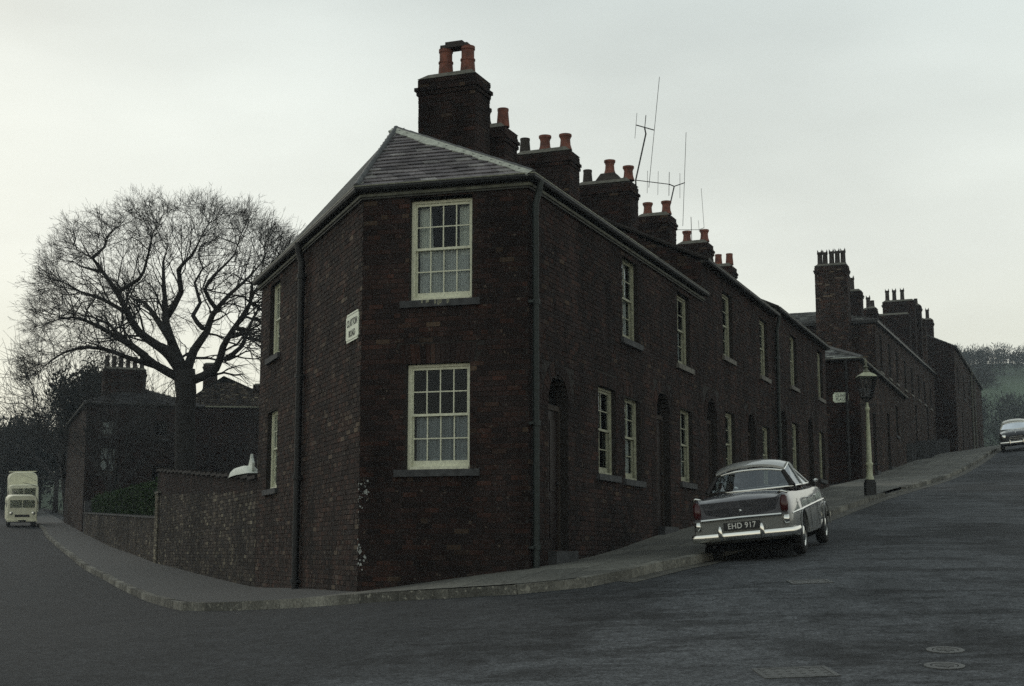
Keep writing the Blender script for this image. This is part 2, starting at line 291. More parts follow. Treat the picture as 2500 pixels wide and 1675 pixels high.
# ------------------------------------------------------------------ building blocks
def tag(o, label=None, cat=None, group=None, kind=None):
    if label: o['label'] = label
    if cat: o['category'] = cat
    if group: o['group'] = group
    if kind: o['kind'] = kind
    return o
def empty(name, loc, rz=0.0, label=None, cat=None, group=None, rx=0.0):
    o = bpy.data.objects.new(name, None); COL.objects.link(o); o.location = loc; o.rotation_euler = (rx, 0, rz); o.empty_display_size = .3
    return tag(o, label, cat, group)
def link(name, me, parent=None, loc=(0, 0, 0), rot=(0, 0, 0), scale=None):
    o = bpy.data.objects.new(name, me); COL.objects.link(o); o.parent = parent; o.location = loc; o.rotation_euler = rot
    if scale is not None: o.scale = scale
    return o
class MB:
    def __init__(s): s.v = []; s.f = []; s.m = []
    def add(s, vs_, fs, mi=0):
        b = len(s.v); s.v.extend(tuple(map(float, p)) for p in vs_)
        for f in fs: s.f.append(tuple(b + i for i in f)); s.m.append(mi)
    def box(s, x0, x1, y0, y1, z0, z1, T=None, mi=0, skip=()):
        P = [(x0, y0, z0), (x1, y0, z0), (x1, y1, z0), (x0, y1, z0), (x0, y0, z1), (x1, y0, z1), (x1, y1, z1), (x0, y1, z1)]
        if T: P = [T(*p) for p in P]
        F = {'b': (3, 2, 1, 0), 't': (4, 5, 6, 7), 'f': (0, 1, 5, 4), 'r': (1, 2, 6, 5), 'k': (2, 3, 7, 6), 'l': (3, 0, 4, 7)}
        s.add(P, [F[k] for k in F if k not in skip], mi)
    def tube(s, pts, rad, n=8, mi=0, cap=True):
        pts = [Vector(p) for p in pts]; rr = rad if hasattr(rad, '__len__') else [rad] * len(pts)
        base = len(s.v); up = Vector((0, 0, 1)); prev = None
        for i, p in enumerate(pts):
            a = pts[max(i - 1, 0)]; c = pts[min(i + 1, len(pts) - 1)]; d = (c - a)
            d = d.normalized() if d.length > 1e-9 else up
            if prev is None:
                x = d.cross(up if abs(d.z) < .9 else Vector((1, 0, 0))).normalized()
            else:
                x = (prev - d * prev.dot(d)); x = x.normalized() if x.length > 1e-6 else d.orthogonal().normalized()
            prev = x; y = d.cross(x)
            for k in range(n):
                an = 2 * math.pi * k / n; q = p + (x * math.cos(an) + y * math.sin(an)) * rr[i]; s.v.append((q.x, q.y, q.z))
        for i in range(len(pts) - 1):
            for k in range(n):
                k2 = (k + 1) % n; s.f.append((base + i * n + k, base + i * n + k2, base + (i + 1) * n + k2, base + (i + 1) * n + k)); s.m.append(mi)
        if cap:
            s.f.append(tuple(base + k for k in reversed(range(n)))); s.m.append(mi)
            e = base + (len(pts) - 1) * n; s.f.append(tuple(e + k for k in range(n))); s.m.append(mi)
    def lathe(s, prof, n=14, c=(0, 0, 0), T=None, mi=0, cap=True):
        base = len(s.v)
        for r, z in prof:
            for k in range(n):
                a = 2 * math.pi * k / n; p = (c[0] + r * math.cos(a), c[1] + r * math.sin(a), c[2] + z)
                s.v.append(tuple(T(*p)) if T else p)
        for i in range(len(prof) - 1):
            for k in range(n):
                k2 = (k + 1) % n; s.f.append((base + i * n + k, base + i * n + k2, base + (i + 1) * n + k2, base + (i + 1) * n + k)); s.m.append(mi)
        if cap:
            s.f.append(tuple(base + k for k in reversed(range(n)))); s.m.append(mi)
            e = base + (len(prof) - 1) * n; s.f.append(tuple(e + k for k in range(n))); s.m.append(mi)
    def mesh(s, name, mats, org=(0, 0, 0), smooth=False):
        me = bpy.data.meshes.new(name); o = np.array(org, float)
        V = (np.array(s.v, float) - o) if len(s.v) else np.zeros((0, 3))
        me.from_pydata(V.tolist(), [], s.f)
        for m_ in (mats if isinstance(mats, (list, tuple)) else [mats]): me.materials.append(m_)
        if any(s.m): me.polygons.foreach_set('material_index', s.m)
        if smooth: me.polygons.foreach_set('use_smooth', [True] * len(me.polygons))
        me.update(); return me
    def build(s, name, mats, parent=None, org=(0, 0, 0), smooth=False):
        return link(name, s.mesh(name, mats, org, smooth), parent)
def shade_auto(o, ang=40):
    me = o.data; me.polygons.foreach_set('use_smooth', [True] * len(me.polygons))
    try: me.set_sharp_from_angle(angle=R(ang))
    except Exception: pass
    return o
class Frame:
    """wall frame: x runs left to right seen from outside, y runs inward, z is world height"""
    def __init__(s, O, d): s.O = np.array(O, float); s.d = np.array(d, float) / np.linalg.norm(d); s.n = np.array([-s.d[1], s.d[0]]); s.rz = math.atan2(s.d[1], s.d[0])
    def __call__(s, x, y, z): p = s.O + s.d * x + s.n * y; return (p[0], p[1], z)

def bond(course, L0, L1):
    """brick spans along one course, English garden wall bond"""
    if course % 4 == 3: w, off = .1125, 0.056
    else: w, off = .225, .1125 * (course % 2)
    x = math.floor(L0 / w) * w - w + off; res = []
    while x < L1: res.append((x, x + w)); x += w
    return res
COURSE = .075
def brick_wall(fr, x0, x1, zbot, ztop, holes=(), patches=(), root=None, mat='brick', mortar='mortar', singles=0, single_mat='brick_one', reveal=.11, ground=None, org=(0, 0, 0), name='brickwork', upper=None):
    """holes: (x0,x1,z0,z1,arch_rise). Every brick is a box; `singles` of them become objects of their own."""
    ztf = ztop if callable(ztop) else (lambda x: ztop)
    zmax = max(ztf(x0), ztf(x1), ztf((x0 + x1) / 2)); mort = MB(); br = MB(); br2 = MB(); cand = []
    c0 = int(math.floor(zbot / COURSE)); c1 = int(math.ceil(zmax / COURSE))
    def span(h, z):
        a, b_, za, zb, rise = h
        if z < za or z > zb: return None
        if rise and z > zb - rise:
            k = (z - (zb - rise)) / rise; hw = (b_ - a) / 2 * math.sqrt(max(0, 1 - k * k)); m_ = (a + b_) / 2
            return (m_ - hw, m_ + hw)
        return (a, b_)
    for c in range(c0, c1):
        za, zb = c * COURSE, (c + 1) * COURSE; zm = (za + zb) / 2
        iv = [(x0, x1)]
        for h in holes:
            s_ = span(h, zm)
            if not s_: continue
            nv = []
            for a, b_ in iv:
                if s_[1] <= a or s_[0] >= b_: nv.append((a, b_)); continue
                if s_[0] > a: nv.append((a, s_[0]))
                if s_[1] < b_: nv.append((s_[1], b_))
            iv = nv
        for a, b_ in iv:
            ns_ = max(1, int((b_ - a) / .2)) if callable(ztop) else 1
            for k_ in range(ns_):
                pa_, pb_ = a + (b_ - a) * k_ / ns_, a + (b_ - a) * (k_ + 1) / ns_
                if min(ztf(pa_), ztf(pb_)) <= za + 1e-4: continue
                mort.add([fr(pa_, .008, za), fr(pb_, .008, za), fr(pb_, .008, min(zb, ztf(pb_))), fr(pa_, .008, min(zb, ztf(pa_)))], [(0, 1, 2, 3)])
            if abs(a - x0) > 1e-6: mort.add([fr(a, .008, za), fr(a, reveal + .1, za), fr(a, reveal + .1, zb), fr(a, .008, zb)], [(0, 3, 2, 1)])
            if abs(b_ - x1) > 1e-6: mort.add([fr(b_, .008, za), fr(b_, reveal + .1, za), fr(b_, reveal + .1, zb), fr(b_, .008, zb)], [(0, 1, 2, 3)])
            for p, q in bond(c, a, b_):
                p2, q2 = max(p, a) + .005, min(q, b_) - .005
                if q2 - p2 < .035: continue
                xm = (p2 + q2) / 2
                if zb > ztf(xm) + .02: continue
                if ground is not None:
                    g = fr(xm, 0, 0)
                    if zb < ground(g[0], g[1]) - .03: continue
                if any(pa[0] < xm < pa[1] and pa[2] < zm < pa[3] for pa in patches): continue
                pr = random.uniform(-.004, .003); dz = random.uniform(-.0015, .0015)
                if singles and q - p > .2 and p2 - p < .006 and q - q2 < .006:
                    cand.append((xm, zm, pr)); continue
                (br2 if upper and zm > upper[0](xm) else br).box(p2, q2, pr, .012, za + .005 + dz, zb - .005 + dz, T=fr, skip=('k',))
    if singles:
        cand.sort(key=lambda c: (c[0] - 1.28) ** 2 * .6 + (c[1] - 3.3) ** 2)
        one, rest = cand[:singles], cand[singles:]
        for xm, zm, pr in rest: br.box(xm - .1075, xm + .1075, pr, .012, zm - .0325, zm + .0325, T=fr, skip=('k',))
        ub = MB(); ub.box(-.1075, .1075, 0, .016, -.0325, .0325, skip=('k',)); bm_ = ub.mesh('brick', M[single_mat])
        for xm, zm, pr in one:
            p = fr(xm, pr, zm); link('brick', bm_, root, (p[0] - org[0], p[1] - org[1], p[2] - org[2]), (0, 0, fr.rz))
    for h in holes:      # head and floor of each opening
        a, b_, za, zb, rise = h
        if not rise: mort.add([fr(a, .008, zb), fr(b_, .008, zb), fr(b_, reveal + .1, zb), fr(a, reveal + .1, zb)], [(3, 2, 1, 0)])
        mort.add([fr(a, .008, za), fr(b_, .008, za), fr(b_, reveal + .1, za), fr(a, reveal + .1, za)], [(0, 1, 2, 3)])
    w = mort.build('wall', M[mortar], root, org)
    b_ = br.build(name, M[mat], root, org); b_['kind'] = 'stuff'
    if br2.v: b_ = br2.build('upper_brickwork', M[upper[1]], root, org); b_['kind'] = 'stuff'
    return w
def soldiers(fr, x0, x1, z0, h, root, org, mat='brick', splay=.0):
    mb = MB(); n = int(round((x1 - x0) / .075)); w = (x1 - x0) / n; xm = (x0 + x1) / 2
    for i in range(n):
        a, b_ = x0 + i * w + .004, x0 + (i + 1) * w - .004; pr = random.uniform(-.005, .002)
        k0 = 1.0; k1 = 1.0 + splay
        P = [(a, pr, z0), (b_, pr, z0), (b_, .012, z0), (a, .012, z0)]
        Q = [(xm + (p[0] - xm) * k1, p[1], z0 + h - .006) for p in P]
        mb.add([fr(*p) for p in P + Q], [(3, 2, 1, 0), (4, 5, 6, 7), (0, 1, 5, 4), (1, 2, 6, 5), (3, 0, 4, 7)])
    return mb.build('lintel', M[mat], root, org)
def arch_ring(fr, xm, zs, r, root, org, mat='brick'):
    mb = MB(); n = 17
    for i in range(n):
        a0, a1 = math.pi * (i + .06) / n, math.pi * (i + .94) / n; pr = random.uniform(-.008, -.002)
        P = []
        for rr, a in ((r, a0), (r, a1), (r + .215, a1), (r + .215, a0)): P.append((xm - rr * math.cos(a), zs + rr * math.sin(a)))
        V_ = [fr(p[0], pr, p[1]) for p in P] + [fr(p[0], .03, p[1]) for p in P]
        mb.add(V_, [(0, 3, 2, 1), (0, 1, 5, 4), (1, 2, 6, 5), (2, 3, 7, 6), (3, 0, 4, 7)])
    return mb.build('door_arch', M[mat], root, org)

_pane = {}
def pane_mesh(w, h):
    k = (round(w, 3), round(h, 3))
    if k not in _pane:
        mb = MB(); mb.add([(-w / 2, 0, -h / 2), (w / 2, 0, -h / 2), (w / 2, 0, h / 2), (-w / 2, 0, h / 2)], [(0, 1, 2, 3)]); _pane[k] = mb.mesh('pane', M['glass'])
    return _pane[k]
def window(root, fr, x0, x1, z0, z1, cols=4, rows=4, recess=.085, curtain=None, mat='cream', sill='stone', sillx=.13, org=(0, 0, 0), bar=.017):
    """sash window: box frame (the part) with sashes, panes, sill and curtains as sub-parts, in its own local axes"""
    W, Ht = x1 - x0, z1 - z0; p = fr(x0, recess, z0)
    mb = MB(); fw = .040
    mb.box(.002, fw, 0, .09, .002, Ht - .002); mb.box(W - fw, W - .002, 0, .09, .002, Ht - .002); mb.box(fw, W - fw, 0, .09, Ht - fw, Ht - .002); mb.box(fw, W - fw, -.012, .09, .002, .045)
    mb.box(fw, fw + .018, .012, .028, .045, Ht - fw); mb.box(W - fw - .018, W - fw, .012, .028, .045, Ht - fw)
    win = mb.build('window', M[mat], root); win.location = (p[0] - org[0], p[1] - org[1], p[2] - org[2]); win.rotation_euler = (0, 0, fr.rz)
    iw0, iw1 = fw + .004, W - fw - .004; mid = Ht * .52; sw = .032
    for which, a, b_, y in (('u', mid - .02, Ht - fw, .030), ('l', .047, mid + .018, .060)):
        s_ = MB(); br = .085 if which == 'l' else .036; tr = .04
        s_.box(iw0, iw0 + sw, y, y + .03, a, b_); s_.box(iw1 - sw, iw1, y, y + .03, a, b_)
        s_.box(iw0 + sw, iw1 - sw, y, y + .03, a, a + br); s_.box(iw0 + sw, iw1 - sw, y, y + .03, b_ - tr, b_)
        gx0, gx1, gz0, gz1 = iw0 + sw, iw1 - sw, a + br, b_ - tr; nr_ = rows // 2 if rows > 1 else 1
        cw = (gx1 - gx0) / cols; ch = (gz1 - gz0) / nr_
        for i in range(1, cols): s_.box(gx0 + i * cw - bar / 2, gx0 + i * cw + bar / 2, y + .004, y + .026, gz0, gz1)
        for j in range(1, nr_): s_.box(gx0, gx1, y + .005, y + .025, gz0 + j * ch - bar / 2, gz0 + j * ch + bar / 2)
        s_.build('sash', M[mat], win)
        pm = pane_mesh(cw - bar, ch - bar)
        for i in range(cols):
            for j in range(nr_):
                pn = link('pane', pm, win, (gx0 + (i + .5) * cw, y + .015, gz0 + (j + .5) * ch), (random.uniform(-.012, .012), 0, random.uniform(-.012, .012)))
    if sill:
        sm = MB(); sm.box(-sillx, W + sillx, -recess - .055, .10, -.105, -.004); sm.build('sill', M[sill], win)
    # dark room behind, and curtains
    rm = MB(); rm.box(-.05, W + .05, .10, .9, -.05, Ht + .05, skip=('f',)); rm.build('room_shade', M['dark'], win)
    def sheet(xa, xb, za, zb, y, matn, folds, amp=.018, gather=0.0):
        cm = MB(); n = max(8, int(folds * 8)); V_ = []; F_ = []
        for i in range(n + 1):
            k = i / n; x = xa + (xb - xa) * k; yy = y + amp * math.sin(k * folds * 2 * math.pi + 1.0) + amp * .5 * math.sin(k * folds * 5.1)
            for z, g in ((za, 1), (zb, 1 - gather)): V_.append((xa + (x - xa) * g, yy, z))
        for i in range(n): F_.append((2 * i, 2 * i + 2, 2 * i + 3, 2 * i + 1))
        cm.add(V_, F_); cm.build('curtain', M[matn], win, smooth=True)
    if curtain == 'lace':
        sheet(.09, W - .09, .05, mid, .125, 'net', 9, .012); sheet(.07, .30, mid - .1, Ht - .08, .14, 'drape', 3, .02, .2); sheet(W - .27, W - .07, mid - .1, Ht - .08, .14, 'drape', 3, .02, .1)
    elif curtain == 'half':
        sheet(.09, W - .09, .06, mid - .02, .125, 'net_dim', 7, .022); sheet(.09, W - .09, .08, .16, .118, 'net_dim', 7, .02)
    elif curtain == 'full':
        sheet(.08, W - .08, .05, Ht - .08, .125, 'net', 7, .015)
    elif curtain == 'sides':
        sheet(.07, .25, .05, Ht - .08, .13, 'drape', 3, .02); sheet(W - .25, W - .07, .05, Ht - .08, .13, 'drape', 3, .02)
    return win
def door(root, fr, xm, w, z0, ztop, rise, org, step=True):
    hw = w / 2; p = fr(xm - hw, .16, z0); zs = ztop - rise - z0
    mb = MB(); mb.box(.05, w - .05, 0, .05, .02, zs - .08)
    for a, b_ in ((.13, w / 2 - .03), (w / 2 + .03, w - .13)):
        for za, zb in ((.18, .75), (.88, zs - .22)):
            mb.box(a, b_, -.012, 0, za, zb)
    d = mb.build('door', M['door'], root); d.location = (p[0] - org[0], p[1] - org[1], p[2] - org[2]); d.rotation_euler = (0, 0, fr.rz)
    f = MB(); f.box(.002, .05, -.03, .06, .0, zs); f.box(w - .05, w - .002, -.03, .06, .0, zs); f.box(.05, w - .05, -.03, .06, zs - .08, zs); f.build('door_frame', M['wood'], d)
    g = MB(); n = 10
    P = [(hw - hw * .92 * math.cos(math.pi * i / n), .02, zs + rise * .92 * math.sin(math.pi * i / n)) for i in range(n + 1)]
    g.add(P, [tuple(range(n + 1))]); g.build('fanlight', M['glass'], d)
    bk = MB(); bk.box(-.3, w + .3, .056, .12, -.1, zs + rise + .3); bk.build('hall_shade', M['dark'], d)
    kn = MB(); kn.lathe([(.012, 0), (.028, .02), (.03, .04), (.0, .055)], 8); k = kn.build('door_knob', M['black_iron'], d); k.location = (w - .14, 0, 1.0); k.rotation_euler = (R(90), 0, 0)
    if step:
        s_ = MB(); s_.box(-.04, w + .04, -.30, .0, -.24, -.005); s_.build('door_step', M['stone'], d)
    return d
def downpipe(root, fr, x, z0, z1, mat, org, r=.045, y=-.075):
    mb = MB(); mb.tube([fr(x, y, z0), fr(x, y, z1 - .35), fr(x, y - .06, z1 - .15), fr(x, y - .08, z1)], r, 10)
    z = z0 + .3
    while z < z1 - .3:
        mb.tube([fr(x, y, z), fr(x, y, z + .07)], r * 1.35, 10); mb.box(x - r * 2.1, x + r * 2.1, y, .0, z + .015, z + .05, T=fr); z += 1.75
    return shade_auto(mb.build('downpipe', M[mat], root, org))
def sweep(mb, path, prof, z, mi=0):
    """path: list of 2D points left to right; prof: closed list of (out, dz); mitred"""
    n = len(path); P = [np.array(p, float) for p in path]; ring = []
    for i in range(n):
        d0 = P[i] - P[i - 1] if i else P[1] - P[0]; d1 = P[i + 1] - P[i] if i < n - 1 else P[-1] - P[-2]
        d0 = d0 / np.linalg.norm(d0); d1 = d1 / np.linalg.norm(d1)
        o0 = np.array([d0[1], -d0[0]]); o1 = np.array([d1[1], -d1[0]]); o = o0 + o1; o = o / (o @ o0)
        ring.append([(P[i][0] + o[0] * a, P[i][1] + o[1] * a, z + b) for a, b in prof])
    m = len(prof); base = len(mb.v)
    for r_ in ring: mb.v.extend(tuple(map(float, q)) for q in r_)
    for i in range(n - 1):
        for k in range(m):
            k2 = (k + 1) % m; mb.f.append((base + i * m + k, base + (i + 1) * m + k, base + (i + 1) * m + k2, base + i * m + k2)); mb.m.append(mi)
    mb.f.append(tuple(base + k for k in range(m))); mb.m.append(mi); e = base + (n - 1) * m; mb.f.append(tuple(e + k for k in reversed(range(m)))); mb.m.append(mi)
def eaves(root, path, z, org, lip='lip', cornice=True):
    """z = top of the wall; moulded cornice board with an iron gutter above"""
    mb = MB()
    if cornice:
        sweep(mb, path, [(-.02, -.15), (.035, -.15), (.035, -.03), (.095, -.028), (.095, .0), (-.02, .0)], z)
    else:
        sweep(mb, path, [(-.02, -.05), (.085, -.05), (.085, .0), (-.02, .0)], z)
    mb.build('cornice', M['cornice'], root, org)
    if cornice:
        ml = MB(); sweep(ml, path, [(.037, -.125), (.06, -.12), (.068, -.085), (.055, -.075), (.037, -.075)], z); ml.build('moulding', M['lip_mid'] if lip == 'lip' else M[lip], root, org)
    g = MB(); sweep(g, path, [(.097, -.04), (.12, -.055), (.15, -.045), (.168, -.01), (.168, .018), (.155, .018), (.15, -.01), (.125, -.03), (.097, -.02)], z); g.build('gutter', M['black_iron'], root, org)
    lp = MB(); sweep(lp, path, [(.153, .02), (.174, .02), (.174, .037), (.153, .037)], z); lp.build('gutter_lip', M[lip], root, org)
def slate_rows(P00, P10, P01, P11, gauge=.2, width=.28, clip=None):
    """slates laid in rows on the quad (eave P00-P10, top P01-P11); returns list of (centre, xdir, updir, w)"""
    P00, P10, P01, P11 = (np.array(p, float) for p in (P00, P10, P01, P11))
    up = ((P01 + P11) - (P00 + P10)) / 2; n = max(1, int(round(np.linalg.norm(up) / gauge))); res = []
    for j in range(n):
        k = j / n; a = P00 + (P01 - P00) * k; b = P10 + (P11 - P10) * k; Ln = np.linalg.norm(b - a)
        if Ln < .05: continue
        x = (b - a) / Ln; o = (j % 2) * .5 * width; s_ = -o
        while s_ < Ln:
            s0, s1 = max(s_, 0), min(s_ + width, Ln)
            if s1 - s0 > .04: res.append((a + x * (s0 + s1) / 2, x, up / np.linalg.norm(up), s1 - s0))
            s_ += width
    return res
def roof_quad(root, quad, org, gauge=.22, width=.28, singles=False, mat='slate_roof', name='roof', deck=True):
    """quad: eave-left, eave-right, top-left, top-right. A boarded deck with overlapping slates on it."""
    Q = [np.array(q, float) for q in quad]; nrm = np.cross(Q[1] - Q[0], (Q[2] + Q[3]) / 2 - Q[0]); nrm /= np.linalg.norm(nrm)
    if nrm[2] < 0: nrm = -nrm
    mb = MB(); T_ = .03
    mb.add([Q[0], Q[1], Q[3], Q[2]] + [q - nrm * T_ for q in (Q[0], Q[1], Q[3], Q[2])], [(0, 1, 2, 3), (7, 6, 5, 4), (0, 4, 5, 1), (1, 5, 6, 2), (2, 6, 7, 3), (3, 7, 4, 0)])
    ro = mb.build(name, M[mat], root, org)
    rows = slate_rows(*Q, gauge=gauge, width=width); joined = MB(); hgt = gauge * 1.35
    for c, x, up, w in rows:
        jit = random.uniform(-.012, .012); tilt = random.uniform(.018, .030)
        a = c + nrm * (.006 + tilt) + up * (-.012 + jit); b = c + up * (hgt - .012 + jit) + nrm * .004; hw = w / 2 - .0025
        V_ = [a - x * hw, a + x * hw, b + x * hw, b - x * hw]; V_ += [v - nrm * .014 for v in V_]
        F_ = [(0, 1, 2, 3), (0, 4, 5, 1), (1, 5, 6, 2), (3, 7, 4, 0)]
        if singles:
            ctr = (V_[0] + V_[2]) / 2; s_ = MB(); s_.add([v - ctr for v in V_], F_); o = s_.build('slate', M['slate'], ro); o.location = ctr - np.array(org)
        else: joined.add(V_, F_)
    if not singles and joined.v:
        j = joined.build('slates', M[mat], ro, org); j['kind'] = 'stuff'
    return ro
def pot_profile(kind):
    if kind == 'tall': return [(.145, 0), (.125, .26), (.138, .27), (.138, .30), (.118, .31), (.118, .47), (.132, .48), (.132, .54), (.10, .54), (.09, .2)]
    if kind == 'plain': return [(.13, 0), (.105, .30), (.112, .34), (.112, .37), (.09, .37), (.085, .1)]
    if kind == 'square': return [(.15, 0), (.12, .10), (.11, .50), (.13, .54), (.13, .62), (.10, .62), (.09, .2)]
    return [(.155, 0), (.118, .12), (.108, .24), (.128, .30), (.142, .31), (.142, .36), (.11, .36), (.10, .1)]
def stack(root, t, dr0, dr1, zb, zt, pots, org, th=.7, mat='brick_dim', steps=True, fr_fn=None, corbel=2):
    """chimney stack on a party wall; pots: (d, kind, mat, dz)"""
    if fr_fn is None:
        O = PR(t - th / 2, dr1); fr = Frame(O, -NR); Wd = dr1 - dr0       # x from dr1 (left) towards the street
    else: fr = fr_fn; Wd = dr1 - dr0
    mb = MB(); core = MB(); core.box(.012, Wd - .012, .012, th - .012, zb, zt, T=fr)
    nc = int((zt - zb) / COURSE)
    for c in range(nc):
        za = zb + c * COURSE; ex = .0
        if c >= nc - 4 and c < nc - 4 + corbel: ex = .03 * (c - (nc - 5))
        elif c >= nc - 4 + corbel: ex = .01
        for (face, Ln) in (('f', Wd), ('r', th), ('k', Wd), ('l', th)):
            for p, q in bond(c, 0, Ln):
                p2, q2 = max(p, 0) + .004, min(q, Ln) - .004
                if q2 - p2 < .04: continue
                pr = random.uniform(-.004, .003) - ex
                if face == 'f': mb.box(p2 - (ex if p2 < .01 else 0), q2 + (ex if q2 > Ln - .01 else 0), pr, .014, za + .005, za + .07, T=fr, skip=('k',))
                elif face == 'k': mb.box(p2, q2, th - .014, th - pr, za + .005, za + .07, T=fr, skip=('f',))
                elif face == 'r': mb.box(Wd - .014, Wd - pr, p2, q2, za + .005, za + .07, T=fr, skip=('l',))
                else: mb.box(pr, .014, p2, q2, za + .005, za + .07, T=fr, skip=('r',))
    st = core.build('chimney_stack', M['mortar'], root, org)
    b = mb.build('brickwork', M[mat], st, org); b['kind'] = 'stuff'
    fl = MB(); e = .015; i_ = .13
    fl.add([fr(-e, -e, zt - .005), fr(Wd + e, -e, zt - .005), fr(Wd + e, th + e, zt - .005), fr(-e, th + e, zt - .005), fr(i_, i_, zt + .11), fr(Wd - i_, i_, zt + .12), fr(Wd - i_, th - i_, zt + .11), fr(i_, th - i_, zt + .12)], [(3, 2, 1, 0), (4, 5, 6, 7), (0, 1, 5, 4), (1, 2, 6, 5), (2, 3, 7, 6), (3, 0, 4, 7)])
    fl.build('flaunching', M['flaunch'], st, org)
    for d, kind, pm, dz in pots:
        x = dr1 - d; pb = MB(); c = fr(x, th / 2, zt + .09 + dz); pb.lathe(pot_profile(kind), 16, c, cap=False)
        if kind == 'square':
            for q_ in range(4): a_ = q_ * 1.571 + .4; pb.add([(c[0] + .12 * math.cos(a_ - .35), c[1] + .12 * math.sin(a_ - .35), c[2] + .61), (c[0] + .12 * math.cos(a_ + .35), c[1] + .12 * math.sin(a_ + .35), c[2] + .61), (c[0] + .145 * math.cos(a_), c[1] + .145 * math.sin(a_), c[2] + .76), (c[0] + .09 * math.cos(a_), c[1] + .09 * math.sin(a_), c[2] + .61)], [(0, 1, 2), (1, 3, 2), (3, 0, 2), (0, 3, 1)])
        shade_auto(pb.build('chimney_pot', M[pm], st, org), 50)
    return st, fr

# ------------------------------------------------------------------ ground, road, pavements, kerbs
def grid_sheet(name, xs, ys, off, mat, drop=None):
    X, Y = np.meshgrid(xs, ys); Z = Hv(X, Y) + off; V_ = np.stack([X.ravel(), Y.ravel(), Z.ravel()], 1)
    nx, ny = len(xs), len(ys); F_ = [(j * nx + i, j * nx + i + 1, (j + 1) * nx + i + 1, (j + 1) * nx + i) for j in range(ny - 1) for i in range(nx - 1)]
    if drop is not None:
        ins = drop(X.ravel(), Y.ravel()); F_ = [f for f in F_ if not all(ins[i] for i in f)]
    me = bpy.data.meshes.new(name); me.from_pydata(V_.tolist(), [], F_); me.materials.append(mat); me.polygons.foreach_set('use_smooth', [True] * len(F_))
    return tag(link(name, me), kind='structure')
def in_block(x, y, m=.6):
    """inside the wedge of properties between the two streets"""
    x = np.asarray(x); y = np.asarray(y)
    dl_ = (x - A2[0]) * NL[0] + (y - A2[1]) * NL[1]; dr_ = (x - B2[0]) * NR[0] + (y - B2[1]) * NR[1]; nf = np.array([-DF[1], DF[0]]); df_ = (x - A2[0]) * nf[0] + (y - A2[1]) * nf[1]
    return (dl_ > m) & (dr_ > m) & (df_ > m)
ROAD = grid_sheet('road', np.linspace(-46, 46, 170), np.r_[np.linspace(-14, 40, 120), np.linspace(40.8, 118, 90)], 0, M['asphalt'], drop=in_block)
def garden_z(x, y):
    t = (x - A2[0]) * DL[0] + (y - A2[1]) * DL[1]; return np.interp(t, [0, 7.8, 15, 23.6, 38, 51.4, 70, 100], [.9, .85, 1.0, 1.25, 1.8, 2.45, 3.4, 5.0])
gv = []; gf = []
for i in range(41):
    for j in range(9):
        t = 8.0 + i * 2.3; q = PL(t, .1 + j * (min(13, 1.5 + t * .75)) / 8); gv.append((q[0], q[1], float(garden_z(q[0], q[1])) + .02))
for i in range(40):
    for j in range(8): gf.append((i * 9 + j, i * 9 + j + 1, i * 9 + 10 + j, i * 9 + 9 + j))
gm = bpy.data.meshes.new('garden_ground'); gm.from_pydata(gv, [], gf); gm.materials.append(M['earth']); tag(link('garden_ground', gm), kind='structure')

def kerb_path():
    P = [PL(t, -o) for t, o in ((98, 1.7), (75, 1.6), (61.1, 1.5), (51.4, 1.74), (37.2, 1.8), (25.2, 1.98), (18.1, 1.99), (12.4, 2.04), (9, 2.05), (5.8, 2.11), (3.3, 2.17))]
    P += [np.array(p) for p in ((-4.98, 22.3), (-4.62, 21.88), (-4.06, 21.40), (-3.28, 20.72), (-2.55, 20.05), (-1.95, 19.42), (-1.4, 18.85), (-.63, 18.27), (.16, 18.0), (.75, 18.07), (1.16, 18.32), (1.50, 18.74), (2.1, 19.74))]
    P += [PR(t, -o) for t, o in ((1.5, 2.12), (7, 2.15), (13.9, 2.15), (18.5, 2.27), (20.4, 2.35), (23.5, 2.5), (28.8, 2.7), (35.5, 2.85), (43, 3.05), (51.4, 3.3), (62, 3.5), (80, 3.6), (100, 3.6))]
    # Catmull-Rom then resample
    Q = []
    for i in range(len(P) - 1):
        p0, p1, p2, p3 = P[max(i - 1, 0)], P[i], P[i + 1], P[min(i + 2, len(P) - 1)]; n = max(4, int(np.linalg.norm(p2 - p1) / .2))
        for k in range(n):
            s_ = k / n; Q.append(.5 * ((2 * p1) + (-p0 + p2) * s_ + (2 * p0 - 5 * p1 + 4 * p2 - p3) * s_ ** 2 + (-p0 + 3 * p1 - 3 * p2 + p3) * s_ ** 3))
    Q.append(P[-1]); Q = np.array(Q); d = np.r_[0, np.cumsum(np.linalg.norm(np.diff(Q, axis=0), axis=1))]
    return Q, d
KQ, KD = kerb_path()
def kerb_at(s): return np.array([np.interp(s, KD, KQ[:, 0]), np.interp(s, KD, KQ[:, 1])])
WALLLINE = [PL(100), PL(0), B2, PR(110)]
def closest_wall(p):
    best = None
    for a, b in zip(WALLLINE[:-1], WALLLINE[1:]):
        ab = b - a; k = np.clip((p - a) @ ab / (ab @ ab), 0, 1); q = a + ab * k; d = np.linalg.norm(p - q)
        if best is None or d < best[0]: best = (d, q)
    return best[1]
NS = int(KD[-1] / .45); rowsP = []
for i in range(NS + 1):
    k = kerb_at(KD[-1] * i / NS); w = closest_wall(k); v = w - k; Ld = np.linalg.norm(v)
    k2 = k + v / Ld * .14; w2 = w + v / Ld * .12
    for j in range(6):
        q = k2 + (w2 - k2) * j / 5; rowsP.append(q)
rowsP = np.array(rowsP); zP = Hv(rowsP[:, 0], rowsP[:, 1]) + PAVE
sdrop = None
pm_ = bpy.data.meshes.new('pavement')
